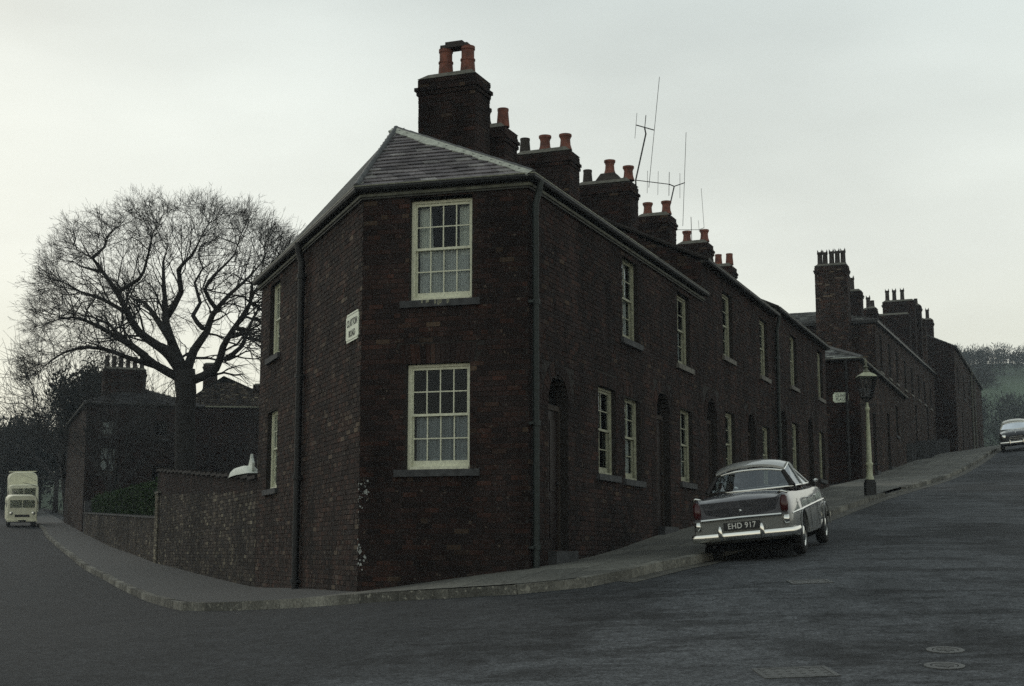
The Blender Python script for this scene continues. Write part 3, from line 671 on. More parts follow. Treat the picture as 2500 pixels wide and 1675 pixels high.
pm_.from_pydata(np.c_[rowsP, zP].tolist(), [], [(i * 6 + j, (i + 1) * 6 + j, (i + 1) * 6 + j + 1, i * 6 + j + 1) for i in range(NS) for j in range(5)])
pm_.materials.append(M['pave']); pm_.materials.append(M['pave_left'])
pm_.polygons.foreach_set('material_index', [1 if (rowsP[(k // 5) * 6][0] < -3.2) else 0 for k in range(NS * 5)]); tag(link('pavement', pm_), kind='structure')
# kerb: a bedding strip with the stones as its pieces
kb = MB(); prevq = None
for i in range(NS + 1):
    k = kerb_at(KD[-1] * i / NS); w = closest_wall(k); v = (w - k) / np.linalg.norm(w - k)
    for o, dz in ((.07, -.1), (.07, .03), (.145, .03), (.145, -.1)):
        q = k + v * o; kb.v.append((q[0], q[1], H(k[0], k[1]) + dz))
for i in range(NS):
    for j in range(3): kb.f.append((4 * i + j, 4 * i + j + 1, 4 * (i + 1) + j + 1, 4 * (i + 1) + j)); kb.m.append(0)
kerb = tag(kb.build('kerb', M['mortar']), kind='structure')
um = MB(); L_ = .9
um.box(-.5, .5, 0, .15, -.22, .0)
ub = um.mesh('kerb_stone', M['kerb'])
s_ = 6.0
while s_ < KD[-1] - 1.2:
    ln = random.uniform(.82, .98); a = kerb_at(s_); b = kerb_at(s_ + ln); za, zb_ = H(*a), H(*b)
    tmid = ((a + b) / 2 - B2) @ DRT; offr = -((a + b) / 2 - B2) @ NR
    top = PAVE + .006
    if 20.3 < tmid < 23.6 and offr > 0: top = .045
    d = Vector((b[0] - a[0], b[1] - a[1], zb_ - za)); yaw = math.atan2(d.y, d.x); pit = -math.asin(d.z / d.length)
    c = (a + b) / 2
    link('kerb_stone', ub, kerb, (c[0], c[1], (za + zb_) / 2 + top + random.uniform(-.006, .006)), (0, pit, yaw + random.uniform(-.006, .006)), (d.length - .008, 1, 1))
    s_ += ln
# stone channel at the foot of the right-hand kerb
ch = MB(); i0 = None
ss = [s for s in np.arange(0, KD[-1], .5) if (kerb_at(s) - B2) @ DRT > -1.2 and -(kerb_at(s) - B2) @ NR > 1.5]
for s in ss:
    k = kerb_at(s); w = closest_wall(k); v = (w - k) / np.linalg.norm(w - k)
    for o in (.01, -.30): q = k + v * o; ch.v.append((q[0], q[1], H(q[0], q[1]) + .006))
for i in range(len(ss) - 1): ch.f.append((2 * i, 2 * i + 1, 2 * i + 3, 2 * i + 2)); ch.m.append(0)
tag(ch.build('stone_channel', M['channel']), kind='structure')

# manhole covers
def cover(name, u, v, w, d, label, rnd=False, rz=0.0):
    # foot point: march the pixel's ray to the road
    r = ray(u, v); k = 5.0
    while EYE + r[2] * k > H(r[0] * k, r[1] * k) and k < 60: k += .01
    x, y = r[0] * k, r[1] * k; z = H(x, y); e = .3
    gx = (H(x + e, y) - H(x - e, y)) / (2 * e); gy = (H(x, y + e) - H(x, y - e)) / (2 * e)
    nrm = Vector((-gx, -gy, 1)).normalized(); q = Vector((0, 0, 1)).rotation_difference(nrm)
    root = bpy.data.objects.new(name, None); COL.objects.link(root); root.location = (x, y, z + .004); root.rotation_mode = 'QUATERNION'; root.rotation_quaternion = q @ Matrix.Rotation(rz, 3, 'Z').to_quaternion()
    tag(root, label, 'manhole cover', 'iron covers set in the road')
    f = MB(); p = MB()
    if rnd:
        f.lathe([(w / 2, -.02), (w / 2, .004), (w / 2 - .05, .004), (w / 2 - .05, -.02)], 28, cap=False); p.lathe([(.001, .002), (w / 2 - .06, .002), (w / 2 - .06, -.02)], 28, cap=False)
        for i in range(-3, 4):
            hw = math.sqrt(max(0, (w / 2 - .09) ** 2 - (i * w / 9) ** 2)); p.box(-hw, hw, i * w / 9 - .012, i * w / 9 + .012, .002, .006)
    else:
        for a in ((-w / 2, w / 2, -d / 2, -d / 2 + .04), (-w / 2, w / 2, d / 2 - .04, d / 2), (-w / 2, -w / 2 + .04, -d / 2 + .04, d / 2 - .04), (w / 2 - .04, w / 2, -d / 2 + .04, d / 2 - .04)): f.box(*a, -.02, .004)
        p.box(-w / 2 + .045, w / 2 - .045, -d / 2 + .045, d / 2 - .045, -.02, .001)
        nx, ny = int(w / .1), int(d / .1)
        for i in range(nx):
            for j in range(ny): cx_, cy_ = -w / 2 + .07 + i * (w - .14) / max(nx - 1, 1), -d / 2 + .07 + j * (d - .14) / max(ny - 1, 1); p.box(cx_ - .018, cx_ + .018, cy_ - .018, cy_ + .018, .001, .004)
    f.build('cover_frame', M['iron_cover'], root); p.build('cover_plate', M['iron_cover'], root)
cover('manhole_cover', 1942, 1643, .62, .46, 'large rectangular iron cover at the bottom edge of the road', rz=R(4))
cover('manhole_cover', 1977, 1421, .5, .34, 'small rectangular iron cover in the road behind the parked grey car', rz=R(4))
cover('manhole_cover', 2308, 1588, .33, .33, 'farther of the two small round iron covers at right of the road', True)
cover('manhole_cover', 2306, 1627, .33, .33, 'nearer of the two small round iron covers at right of the road', True)

# ------------------------------------------------------------------ the wedge-shaped corner house
def gpav(x, y): return H(x, y) + PAVE
LL = 7.9; ZE = 7.0
FL = Frame(PL(LL), -DL); FF = Frame(A2, DF); FR_ = Frame(B2, DRT)
def base_of(p): return (float(p[0]), float(p[1]), gpav(p[0], p[1]))
org = base_of(A2 + (B2 - A2) * .5)
corner = empty('corner_house', org, label='wedge-shaped two-storey dark brick corner house with hipped slate roof at the junction', cat='house')
W1 = 6.3
# front (chamfer) wall
fu = (.745, 1.715, 5.275, 6.79); flo = (.712, 1.69, 2.80, 4.335)
brick_wall(FF, 0, 2.565, .7, ZE, holes=[(*fu, 0), (*flo, 0)], patches=[(flo[0] - .12, flo[1] + .12, flo[3], flo[3] + .3)], root=corner, singles=300, ground=gpav, org=org)
soldiers(FF, flo[0] - .06, flo[1] + .06, flo[3] + .004, .295, corner, org, splay=.10)
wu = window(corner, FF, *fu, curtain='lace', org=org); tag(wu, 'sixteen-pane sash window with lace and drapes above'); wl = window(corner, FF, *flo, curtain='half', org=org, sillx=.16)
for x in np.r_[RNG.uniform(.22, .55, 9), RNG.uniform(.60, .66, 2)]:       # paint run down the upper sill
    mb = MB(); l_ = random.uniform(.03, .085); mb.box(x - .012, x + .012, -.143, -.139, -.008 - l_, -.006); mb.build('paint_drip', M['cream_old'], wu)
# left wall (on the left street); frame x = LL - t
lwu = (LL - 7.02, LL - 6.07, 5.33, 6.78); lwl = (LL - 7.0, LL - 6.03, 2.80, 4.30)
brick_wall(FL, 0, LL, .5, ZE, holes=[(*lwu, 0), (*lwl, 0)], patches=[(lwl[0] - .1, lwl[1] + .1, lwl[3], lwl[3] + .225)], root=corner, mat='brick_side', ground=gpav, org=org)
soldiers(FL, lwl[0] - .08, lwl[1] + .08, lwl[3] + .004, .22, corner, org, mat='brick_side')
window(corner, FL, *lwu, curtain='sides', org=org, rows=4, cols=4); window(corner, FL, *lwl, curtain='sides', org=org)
downpipe(corner, FL, LL - 3.88, .8, ZE - .02, 'black_iron', org, r=.062)
# right wall
def right_house(root, org, x0, x1, dx, dz0, dztop, gw, uw, ze, mat='brick', curt=('full', 'half'), gcols=(2,), x_end=True):
    holes = [(dx - .435, dx + .435, dz0, dztop, .42)]; pat = []
    for g in gw: holes.append((*g, 0)); pat.append((g[0] - .08, g[1] + .08, g[3], g[3] + .225))
    for u in uw: holes.append((*u, 0))
    pat.append((dx - .66, dx + .66, dztop - .42, dztop + .22))
    brick_wall(FR_, x0, x1, H(*PR(x0)) - .3, ze, holes=holes, patches=pat, root=root, mat=mat, ground=gpav, org=org)
    door(root, FR_, dx, .87, dz0, dztop, .42, org); arch_ring(FR_, dx, dztop - .42, .44, root, org)
    for i, g in enumerate(gw):
        soldiers(FR_, g[0] - .06, g[1] + .06, g[3] + .004, .22, root, org)
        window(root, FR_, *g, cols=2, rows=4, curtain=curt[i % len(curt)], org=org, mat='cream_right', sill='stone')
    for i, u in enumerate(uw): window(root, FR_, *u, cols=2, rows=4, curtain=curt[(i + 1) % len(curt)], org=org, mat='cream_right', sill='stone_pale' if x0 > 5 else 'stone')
right_house(corner, org, 0, W1, 1.27, 1.64, 4.24, [(3.2, 4.15, 2.88, 4.32), (4.66, 5.6, 2.86, 4.30)], [(4.6, 5.55, 5.30, 6.78)], ZE, mat='brick', curt=('none', 'full'))
downpipe(corner, FR_, .12, 1.35, ZE - .02, 'green_pipe', org, r=.05)
# rear closing wall
C1 = PR(W1); Lc = PL(LL)
mb = MB(); mb.add([(Lc[0], Lc[1], .2), (C1[0], C1[1], .2), (C1[0], C1[1], ZE), (Lc[0], Lc[1], ZE)], [(0, 1, 2, 3)])
mb.build('rear_wall', M['mortar'], corner, org)
# ragged white paint splashes on the bricks beside the corner
for i in range(50):
    z = 1.35 + 1.3 * random.random(); on_front = random.random() < .72
    if 1.75 < z < 2.15 and random.random() < .6: continue
    fr = FF if on_front else FL; x = abs(random.gauss(0, .05)) + .004 if on_front else LL - abs(random.gauss(0, .02)) - .004
    if z > 2.3 and on_front: x = abs(random.gauss(.06, .07))
    rr = random.uniform(.006, .024) if random.random() < .85 else random.uniform(.025, .04); n = 8; pts = [fr(min(max(x + rr * random.uniform(.3, 1.1) * math.cos(a), 0 if on_front else 0), LL), -.006, z + rr * random.uniform(.4, 1.3) * math.sin(a)) for a in np.linspace(0, 2 * math.pi, n, endpoint=False)]
    back = [tuple(np.array(p) + np.r_[fr.n * .004, 0]) for p in pts]
    mb = MB(); mb.add(pts + back, [tuple(range(n)), tuple(reversed(range(n, 2 * n)))] + [(k, n + k, n + (k + 1) % n, (k + 1) % n) for k in range(n)]); mb.build('paint_splash', M['whitewash'], corner, org)
# eaves and roof
eaves(corner, [PL(LL + .15), A2, B2, PR(W1)], ZE, org)
OH = .13
def offset_corner(p, d0, d1, o):   # eave corner pushed out by o
    n0 = np.array([d0[1], -d0[0]]); n1 = np.array([d1[1], -d1[0]]); k = n0 + n1; return p + k / (k @ n0) * o
EA = offset_corner(A2, -DL, DF, OH); EB = offset_corner(B2, DF, DRT, OH)
EL = PL(LL + .15, -OH); EC = PR(W1, -OH); ZR = ZE + .02
PK = at_depth(967, 318, 23.5); HZ = PK[2]
K2 = PK[:2] + DL * 5.6 + NL * 1.9; KC = PR(W1, 3.23)
def p3(p, z): return np.array([p[0], p[1], z])
fr_roof = roof_quad(corner, [p3(EA, ZR), p3(EB, ZR), PK, PK], org, gauge=.205, width=.26, singles=True)
roof_quad(corner, [p3(EL, ZR), p3(EA, ZR), p3(K2, HZ), PK], org, gauge=.24, width=.4)
roof_quad(corner, [p3(EB, ZR), p3(EC, ZR), PK, p3(KC, HZ)], org, gauge=.24, width=.4)
mb = MB(); mb.add([PK, p3(K2, HZ), p3(KC, HZ)], [(0, 2, 1)]); mb.add([p3(EL, ZR), p3(K2, HZ), p3(KC, HZ), p3(C1, ZE)], [(0, 1, 2, 3)]); mb.build('rear_roof', M['slate_roof'], corner, org)
def hip_line(p, q, n, r, mat, root, lift=.03):
    p, q = np.array(p), np.array(q)
    for i in range(n):
        a = p + (q - p) * (i / n); b = p + (q - p) * ((i + 1.06) / n); t_ = MB(); t_.tube([a + [0, 0, lift], b + [0, 0, lift + .012]], [r * 1.08, r * .95], 10); shade_auto(t_.build('hip_tile', M[mat], root, org))
hip_line(p3(EA, ZR), PK, 7, .045, 'hip', corner, .02)
hip_line(PK, p3(K2, HZ), 9, .040, 'hip', corner, .0)
hip_line(p3(EB, ZR), PK, 8, .034, 'hip', corner, .03)
# pale lime fillet along the right-hand hip, on the front slope
nrmF = np.cross(p3(EB, ZR) - p3(EA, ZR), PK - p3(EA, ZR)); nrmF /= np.linalg.norm(nrmF)
mb = MB(); nseg = 16; pts0 = []; pts1 = []
hipd = PK - p3(EB, ZR); side = np.cross(nrmF, hipd); side /= np.linalg.norm(side)
if side @ (p3(EA, ZR) - p3(EB, ZR)) < 0: side = -side
for i in range(nseg + 1):
    c = p3(EB, ZR) + hipd * (i / nseg); w_ = random.uniform(.10, .16) * (1.25 if i > 9 else .8)
    pts0.append(c + nrmF * .055); pts1.append(c + side * w_ + nrmF * .03)
V_ = pts0 + pts1; n_ = nseg + 1
mb.add(V_, [(i, i + 1, n_ + i + 1, n_ + i) for i in range(nseg)]); mb.add([v - nrmF * .03 for v in V_], [(i, n_ + i, n_ + i + 1, i + 1) for i in range(nseg)])
mb.add([pts1[i] for i in range(n_)] + [pts1[i] - nrmF * .03 for i in range(n_)], [(i, i + 1, n_ + i + 1, n_ + i) for i in range(nseg)])
mb.build('hip_fillet', M['lead'], corner, org)
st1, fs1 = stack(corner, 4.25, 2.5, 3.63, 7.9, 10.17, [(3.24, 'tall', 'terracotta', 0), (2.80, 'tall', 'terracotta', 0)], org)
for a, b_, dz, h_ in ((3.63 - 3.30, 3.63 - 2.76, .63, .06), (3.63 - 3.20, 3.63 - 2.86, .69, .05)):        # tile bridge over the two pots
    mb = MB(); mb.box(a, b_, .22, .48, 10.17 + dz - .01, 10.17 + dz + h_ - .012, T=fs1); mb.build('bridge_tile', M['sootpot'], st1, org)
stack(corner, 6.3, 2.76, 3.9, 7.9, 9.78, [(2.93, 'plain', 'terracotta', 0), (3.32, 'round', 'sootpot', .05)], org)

# ------------------------------------------------------------------ the terrace up the right-hand street
def terrace(idx, x0, x1, ze, dx, dztop, gw, uw, pots, label, lip='lip_dim', corn=False, stk=None, mat='brick', curt=('full', 'half'), gable=None):
    o = base_of(PR((x0 + x1) / 2)); root = empty('terrace_house', o, label=label, cat='house', group='terrace houses stepping up the right-hand street')
    dz0 = H(*PR(dx)) + PAVE + .12
    right_house(root, o, x0, x1, dx, dz0, dztop, gw, uw, ze, mat, curt)
    eaves(root, [PR(x0), PR(x1)], ze, o, lip=lip, cornice=corn)
    z_ = ze + .02; hr = 1.58; rd = 3.3
    roof_quad(root, [p3(PR(x0, -OH), z_), p3(PR(x1, -OH), z_), p3(PR(x0, rd), z_ + hr), p3(PR(x1, rd), z_ + hr)], o, gauge=.24, width=.4)
    mb = MB(); a, b_ = PR(x1, 6.6), PR(x0, 6.6)
    mb.add([p3(a, z_), p3(b_, z_), p3(PR(x0, rd), z_ + hr), p3(PR(x1, rd), z_ + hr)], [(0, 1, 2, 3)]); mb.build('rear_roof', M['slate_roof'], root, o)
    mb = MB(); mb.add([p3(a, 1), p3(b_, 1), p3(b_, ze), p3(a, ze)], [(0, 1, 2, 3)]); mb.build('rear_wall', M['mortar'], root, o)
    rt = MB(); rt.tube([p3(PR(x0, rd), z_ + hr + .02), p3(PR(x1, rd), z_ + hr + .02)], .09, 8); rt.build('ridge_tile', M['hip'], root, o)
    if gable is not None:        # stepped-up gable, brick above the neighbour's roof
        fg = Frame(PR(x0, 6.6), -NR)
        brick_wall(fg, 0, 6.6, gable, lambda x: ze + hr * (1 - abs(x - 3.3) / 3.3) - .02, root=root, mat=mat, org=o)
        vb = MB()
        for k0, k1 in ((0, 1), (1, 2)):
            q = [p3(PR(x0 - .03, 6.65), ze), p3(PR(x0 - .03, 3.3), ze + hr), p3(PR(x0 - .03, -OH), ze)]
            vb.tube([q[k0] + [0, 0, .02], q[k1] + [0, 0, .02]], .045, 6)
        vb.build('verge', M['mortar'], root, o)
    s_, f_ = stack(root, stk[0], stk[1], stk[2], ze + .7, stk[3], pots, o)
    return root, o, s_, f_
T2 = terrace(2, 6.303, 10.25, ZE, 7.1, 4.61, [(8.35, 9.28, 2.98, 4.45)], [(8.25, 9.2, 5.30, 6.72)], [(3.97, 'plain', 'sootpot', 0), (3.49, 'round', 'terracotta', .02), (3.01, 'round', 'terracotta', 0)],
    'brick terrace house next to the corner house, sharing its long eaves cornice', corn=True, stk=(10.2, 2.80, 4.10, 10.36))
T3 = terrace(3, 10.252, 14.15, 7.75, 10.95, 4.85, [(12.2, 13.12, 3.28, 4.72)], [(12.15, 13.1, 5.95, 7.42)], [(3.8, 'plain', 'sootpot', 0), (3.22, 'round', 'terracotta', .2), (2.74, 'round', 'terracotta', 0)],
    'first of the higher brick terrace houses, its gable stepping up past the cornice end', stk=(14.1, 2.60, 4.02, 10.60), gable=6.9)
T4 = terrace(4, 14.152, 18.0, 7.75, 14.9, 4.9, [(16.15, 17.08, 3.28, 4.74)], [(16.1, 17.05, 5.97, 7.42)], [(3.38, 'round', 'terracotta', 0), (2.86, 'round', 'terracotta', 0)],
    'brick terrace house just downhill of the dark drainpipe in the middle of the row', stk=(18.0, 2.68, 3.62, 10.63))
T5 = terrace(5, 18.002, 22.0, 7.95, 18.85, 5.36, [(20.1, 21.05, 3.72, 5.15)], [(20.1, 21.05, 6.15, 7.6)], [(3.33, 'round', 'terracotta', 0), (2.80, 'round', 'terracotta', 0)],
    'brick terrace house just uphill of the dark drainpipe in the row', stk=(22.0, 2.62, 3.55, 10.68), gable=7.6)
T6 = terrace(6, 22.002, 26.0, 7.95, 22.95, 5.5, [(24.4, 25.3, 3.80, 5.28)], [(24.5, 25.4, 6.27, 7.7)], [(3.26, 'plain', 'terracotta', 0), (2.90, 'plain', 'terracotta', 0)],
    'end brick terrace house beside the side-street opening, nearest the lamp post', stk=(25.7, 2.75, 3.42, 10.68))
mb = MB(); b_ = PR(14.1, 3.22); o3 = tuple(T3[0].location); ubx = Frame(PR(13.75, 3.55), -NR)
mb.add([ubx(0, .08, 10.65), ubx(.72, .08, 10.65), ubx(.72, .62, 10.65), ubx(0, .62, 10.65), ubx(.14, .2, 10.90), ubx(.5, .2, 10.90), ubx(.5, .5, 10.90), ubx(.14, .5, 10.90)], [(4, 5, 6, 7), (0, 1, 5, 4), (1, 2, 6, 5), (2, 3, 7, 6), (3, 0, 4, 7)])
mb.build('pot_base', M['sootpot'], T3[2], o3)
downpipe(T4[0], FR_, 17.93, H(*PR(17.9)), 7.73, 'green_pipe', T4[1], r=.05)
# end gable of the last terrace house, on the side street
o6 = T6[1]; fe = Frame(PR(26.0, 0), NR)
brick_wall(fe, 0, 6.6, 2.8, lambda x: 7.95 + 1.58 * (1 - abs(x - 3.3) / 3.3), root=T6[0], mat='brick_dim', org=o6)

# ------------------------------------------------------------------ lower building, tall house and far house beyond the side street
o = base_of(PR(40, 0)); low = empty('low_house', o, label='low hip-roofed brick building with a white street-name plate, behind the lamp post', cat='house')
LZ = 8.55
fsd = Frame(PR(33.4, 7.0), -NR); ffr = Frame(PR(33.4), DRT)
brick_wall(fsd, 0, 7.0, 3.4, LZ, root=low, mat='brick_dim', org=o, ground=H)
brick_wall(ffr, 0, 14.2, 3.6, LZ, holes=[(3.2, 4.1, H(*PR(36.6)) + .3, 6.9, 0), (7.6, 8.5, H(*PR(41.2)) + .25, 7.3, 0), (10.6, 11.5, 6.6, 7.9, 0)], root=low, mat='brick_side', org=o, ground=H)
door(low, ffr, 3.65, .9, H(*PR(36.6)) + .3, 6.9, .01, o); door(low, ffr, 8.05, .9, H(*PR(41.2)) + .25, 7.3, .01, o); window(low, ffr, 10.6, 11.5, 6.6, 7.9, cols=2, org=o, mat='cornice', curtain=None)
eaves(low, [PR(33.4, 7.0), PR(33.4), PR(47.6)], LZ, o, lip='lip', cornice=False)
rh = 1.5; zr = LZ + .02
e0, e1, e2 = PR(33.4 - OH, 7.0), PR(33.4 - OH, -OH), PR(47.6, -OH); rk = PR(36.8, 3.4); re_ = PR(47.6, 3.4)
roof_quad(low, [p3(e0, zr), p3(e1, zr), p3(rk, zr + rh), p3(rk, zr + rh)], o, gauge=.24, width=.32)
roof_quad(low, [p3(e1, zr), p3(e2, zr), p3(rk, zr + rh), p3(re_, zr + rh)], o, gauge=.24, width=.4)
hp = MB(); hp.tube([p3(e1, zr + .03), p3(rk, zr + rh + .03)], .07, 8); hp.build('hip_tile', M['hip'], low, o)
mb = MB(); q = [PR(33.4, 7), PR(47.6, 7), PR(47.6, 0)]; mb.add([p3(q[0], 3), p3(q[1], 3), p3(q[1], LZ), p3(q[0], LZ), p3(q[2], 3), p3(q[2], LZ)], [(0, 1, 2, 3), (1, 4, 5, 2)]); mb.add([p3(e0, zr), p3(rk, zr + rh), p3(re_, zr + rh), p3(q[1], LZ)], [(0, 1, 2, 3)]); mb.build('rear_wall', M['mortar'], low, o)
downpipe(low, fsd, 6.55, 4.2, LZ - .05, 'black_iron', o, r=.05)

o = base_of(PR(60, 1.2)); tall = empty('tall_house', o, label='taller brick house with a broad many-potted chimney above the low building', cat='house')
TZ = 12.15; ts, te = 47.7, 76.0
fs = Frame(PR(ts, 7.4), -NR); ft = Frame(PR(ts, 1.2), DRT)
brick_wall(fs, 0, 6.2, 4.6, TZ, root=tall, mat='brick_side', org=o, ground=H)
hl = []
for x in (1.4, 4.6, 7.6, 11.2, 14.4, 18.0, 21.4, 25.0): hl.append((x, x + .95, 10.0 + x * .02, 11.75, 0))
gl_ = []
for x in (3.0, 9.4, 16.0, 22.6): gl_.append((x, x + .9, H(*PR(ts + x, 1.2)) + .8, H(*PR(ts + x, 1.2)) + 3.1, 0))
brick_wall(ft, 0, te - ts, 5.0, lambda x: TZ + .03 * x, holes=hl + gl_, root=tall, mat='brick_side', org=o, ground=H)
for h in hl: window(tall, ft, *h[:4], cols=2, rows=2, org=o, mat='wood', curtain=None, sill='stone_pale')
for h in gl_:
    door(tall, ft, (h[0] + h[1]) / 2, .9, h[2], h[3], .01, o, step=False)
    stp = MB(); g0 = H(*PR(ts + h[0], 1.2)) + .1
    for k in range(4): stp.box(h[0] - .1, h[1] + .1, -1.1 + k * .27, .0, g0 - .3, g0 + .17 * (k + 1), T=ft)
    for xx in (h[0] - .25, h[1] + .1): stp.box(xx, xx + .15, -1.15, -.02, g0 - .3, g0 + .95, T=ft)
    stp.build('front_steps', M['stone'], tall, o)
mb = MB(); sweep(mb, [PR(ts, 7.4), PR(ts, 1.2), PR(te, 1.2)], [(-.02, -.1), (.16, -.06), (.16, .05), (-.02, .05)], TZ)
for i, v in enumerate(mb.v):
    tt_ = (np.array(v[:2]) - B2) @ DRT; mb.v[i] = (v[0], v[1], v[2] + max(0, tt_ - ts) * .03)
mb.build('gutter', M['black_iron'], tall, o)
e0, e1, e2 = PR(ts - .15, 7.4), PR(ts - .15, 1.05), PR(te, 1.05); rk = PR(ts + 3.6, 4.3); re_ = PR(te, 4.3); zr = TZ + .06; rh = 1.15
roof_quad(tall, [p3(e0, zr), p3(e1, zr), p3(PR(ts + 3.6, 5.6), zr + rh), p3(rk, zr + rh)], o, gauge=.26, width=.36)
roof_quad(tall, [p3(e1, zr), p3(e2, zr + .85), p3(rk, zr + rh), p3(re_, zr + rh + .85)], o, gauge=.26, width=.4)
mb = MB(); q = [PR(ts, 7.4), PR(te, 7.4), PR(te, 1.2)]; mb.add([p3(q[0], 4), p3(q[1], 4), p3(q[1], TZ), p3(q[0], TZ), p3(q[2], 4), p3(q[2], TZ + .8)], [(0, 1, 2, 3), (1, 4, 5, 2)]); mb.add([p3(e0, zr), p3(rk, zr + rh), p3(re_, zr + rh + .85), p3(q[1], TZ)], [(0, 1, 2, 3)]); mb.build('rear_wall', M['mortar'], tall, o)
stack(tall, 47.2, 2.25, 3.72, 9.9, 14.75, [(3.52, 'square', 'sootpot', 0), (3.28, 'square', 'sootpot', -.02), (2.98, 'square', 'sootpot', 0), (2.72, 'square', 'sootpot', 0), (2.46, 'square', 'sootpot', 0)], o, th=.8, mat='brick_side')
stack(tall, 52, 2.30, 2.95, 12.0, 14.35, [(2.78, 'square', 'sootpot', 0)], o, mat='brick_dim')
stack(tall, 58, 2.35, 2.85, 12.5, 14.45, [(2.6, 'plain', 'sootpot', 0)], o, mat='brick_dim')
stack(tall, 64, 1.30, 4.2, 12.8, 15.0, [], o, mat='brick_dim')
stack(tall, 69, 1.15, 1.75, 13.0, 16.3, [(1.45, 'plain', 'sootpot', 0)], o, mat='brick_dim')
stack(tall, 61, 2.9, 3.5, 12.5, 14.9, [(3.2, 'square', 'sootpot', 0)], o, mat='brick_dim')
stack(tall, 66, 1.2, 3.0, 13.0, 16.1, [(2.75, 'square', 'sootpot', 0), (2.35, 'square', 'sootpot', .0), (1.9, 'square', 'sootpot', .0)], o, mat='brick_dim')
stack(tall, 72, 1.2, 1.85, 13.0, 15.9, [], o, mat='brick_side')

o = base_of(PR(90, 0)); far = empty('far_house', o, label='farthest brick house at the top of the hill, end-on beside the dark oncoming car', cat='house')
F0, F1, FZ = 77.2, 104, 14.9
fs = Frame(PR(F0, 8), -NR); ft = Frame(PR(F0, 0), DRT)
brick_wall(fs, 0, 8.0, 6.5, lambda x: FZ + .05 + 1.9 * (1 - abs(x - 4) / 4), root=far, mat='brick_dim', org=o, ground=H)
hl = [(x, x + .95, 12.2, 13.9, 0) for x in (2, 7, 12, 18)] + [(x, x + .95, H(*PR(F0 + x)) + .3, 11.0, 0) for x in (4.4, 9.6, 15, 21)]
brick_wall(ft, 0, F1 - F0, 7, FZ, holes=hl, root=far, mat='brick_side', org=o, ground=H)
for h in hl[:4]: window(far, ft, *h[:4], cols=2, rows=2, org=o, mat='wood')
for h in hl[4:]: door(far, ft, (h[0] + h[1]) / 2, .95, h[2], h[3], .01, o)
eaves(far, [PR(F0, 0), PR(F1, 0)], FZ, o, lip='lip_dim', cornice=False)
roof_quad(far, [p3(PR(F0 - .1, -OH), FZ), p3(PR(F1, -OH), FZ), p3(PR(F0 - .1, 4), FZ + 1.95), p3(PR(F1, 4), FZ + 1.95)], o, gauge=.3, width=.5)
mb = MB(); q = [PR(F0, 8), PR(F1, 8), PR(F1, 0)]; mb.add([p3(q[0], 5), p3(q[1], 5), p3(q[1], FZ), p3(q[0], FZ), p3(q[2], 5), p3(q[2], FZ)], [(0, 1, 2, 3), (1, 4, 5, 2)]); mb.add([p3(q[0], FZ), p3(PR(F0, 4), FZ + 1.9), p3(PR(F1, 4), FZ + 1.9), p3(q[1], FZ)], [(0, 1, 2, 3)]); mb.build('rear_wall', M['mortar'], far, o)
downpipe(far, ft, 14.0, 9.0, FZ - .05, 'lip_dim', o, r=.07); downpipe(far, ft, 17.2, 9.4, FZ - .05, 'lip_dim', o, r=.05)
stack(far, 77.6, 1.25, 1.95, 14.6, 16.75, [(1.6, 'square', 'sootpot', 0)], o, mat='brick_dim')

# ------------------------------------------------------------------ left street: garden walls, hedge, houses behind
def gx(t): return H(*PL(t))
o = base_of(PL(15.8)); gw_ = empty('garden_wall', o, label='tall lichened brick garden wall running left from the corner house', cat='wall')
G0, G1 = 7.93, 23.75
fg = Frame(PL(G1), -DL)
def gtop(x): t = G1 - x; return 3.05 + (4.05 - 3.05) * (t - 8) / 15.7
brick_wall(fg, 0, G1 - G0, .5, gtop, root=gw_, mat='brick_garden', mortar='mortar', ground=gpav, org=o, upper=(lambda x: gtop(x) - .25 - .45 * (1 - x / (G1 - G0)), 'brick_dim'))
cp = MB()
nn = 20
for i in range(nn):      # coping stones
    xa, xb = (G1 - G0) * i / nn, (G1 - G0) * (i + 1) / nn; za = gtop((xa + xb) / 2) + random.uniform(-.01, .01); c_ = MB(); c_.box(xa + .006, xb - .006, -.05, .28, za, za + .07, T=fg); c_.build('coping_stone', M['mortar'], gw_, o)
bk = MB(); bk.add([fg(0, .23, .5), fg(G1 - G0, .23, .5), fg(G1 - G0, .23, gtop(G1 - G0)), fg(0, .23, gtop(0))], [(3, 2, 1, 0)]); bk.build('wall_back', M['mortar'], gw_, o)
pf = Frame(PL(G1 + .02, -.05), -DL); pr_ = MB(); pr_.box(-.02, .62, .014, .30, 1.0, 3.36, T=pf)
pier = pr_.build('pier', M['mortar_pale'], gw_, o); pb = MB()
for c in range(14, 45):
    for p, q in bond(c, 0, .6):
        p2, q2 = max(p, 0) + .005, min(q, .6) - .005
        if q2 - p2 > .04: pb.box(p2, q2, random.uniform(-.004, .003), .02, c * COURSE + .005, c * COURSE + .07, T=pf, skip=('k',))
b_ = pb.build('brickwork', M['brick_pale'], pier, o); b_['kind'] = 'stuff'
cap = MB(); cap.box(-.04, .95, -.03, .3, 3.362, 3.42, T=pf); cap.build('pier_cap', M['flaunch'], pier, o)

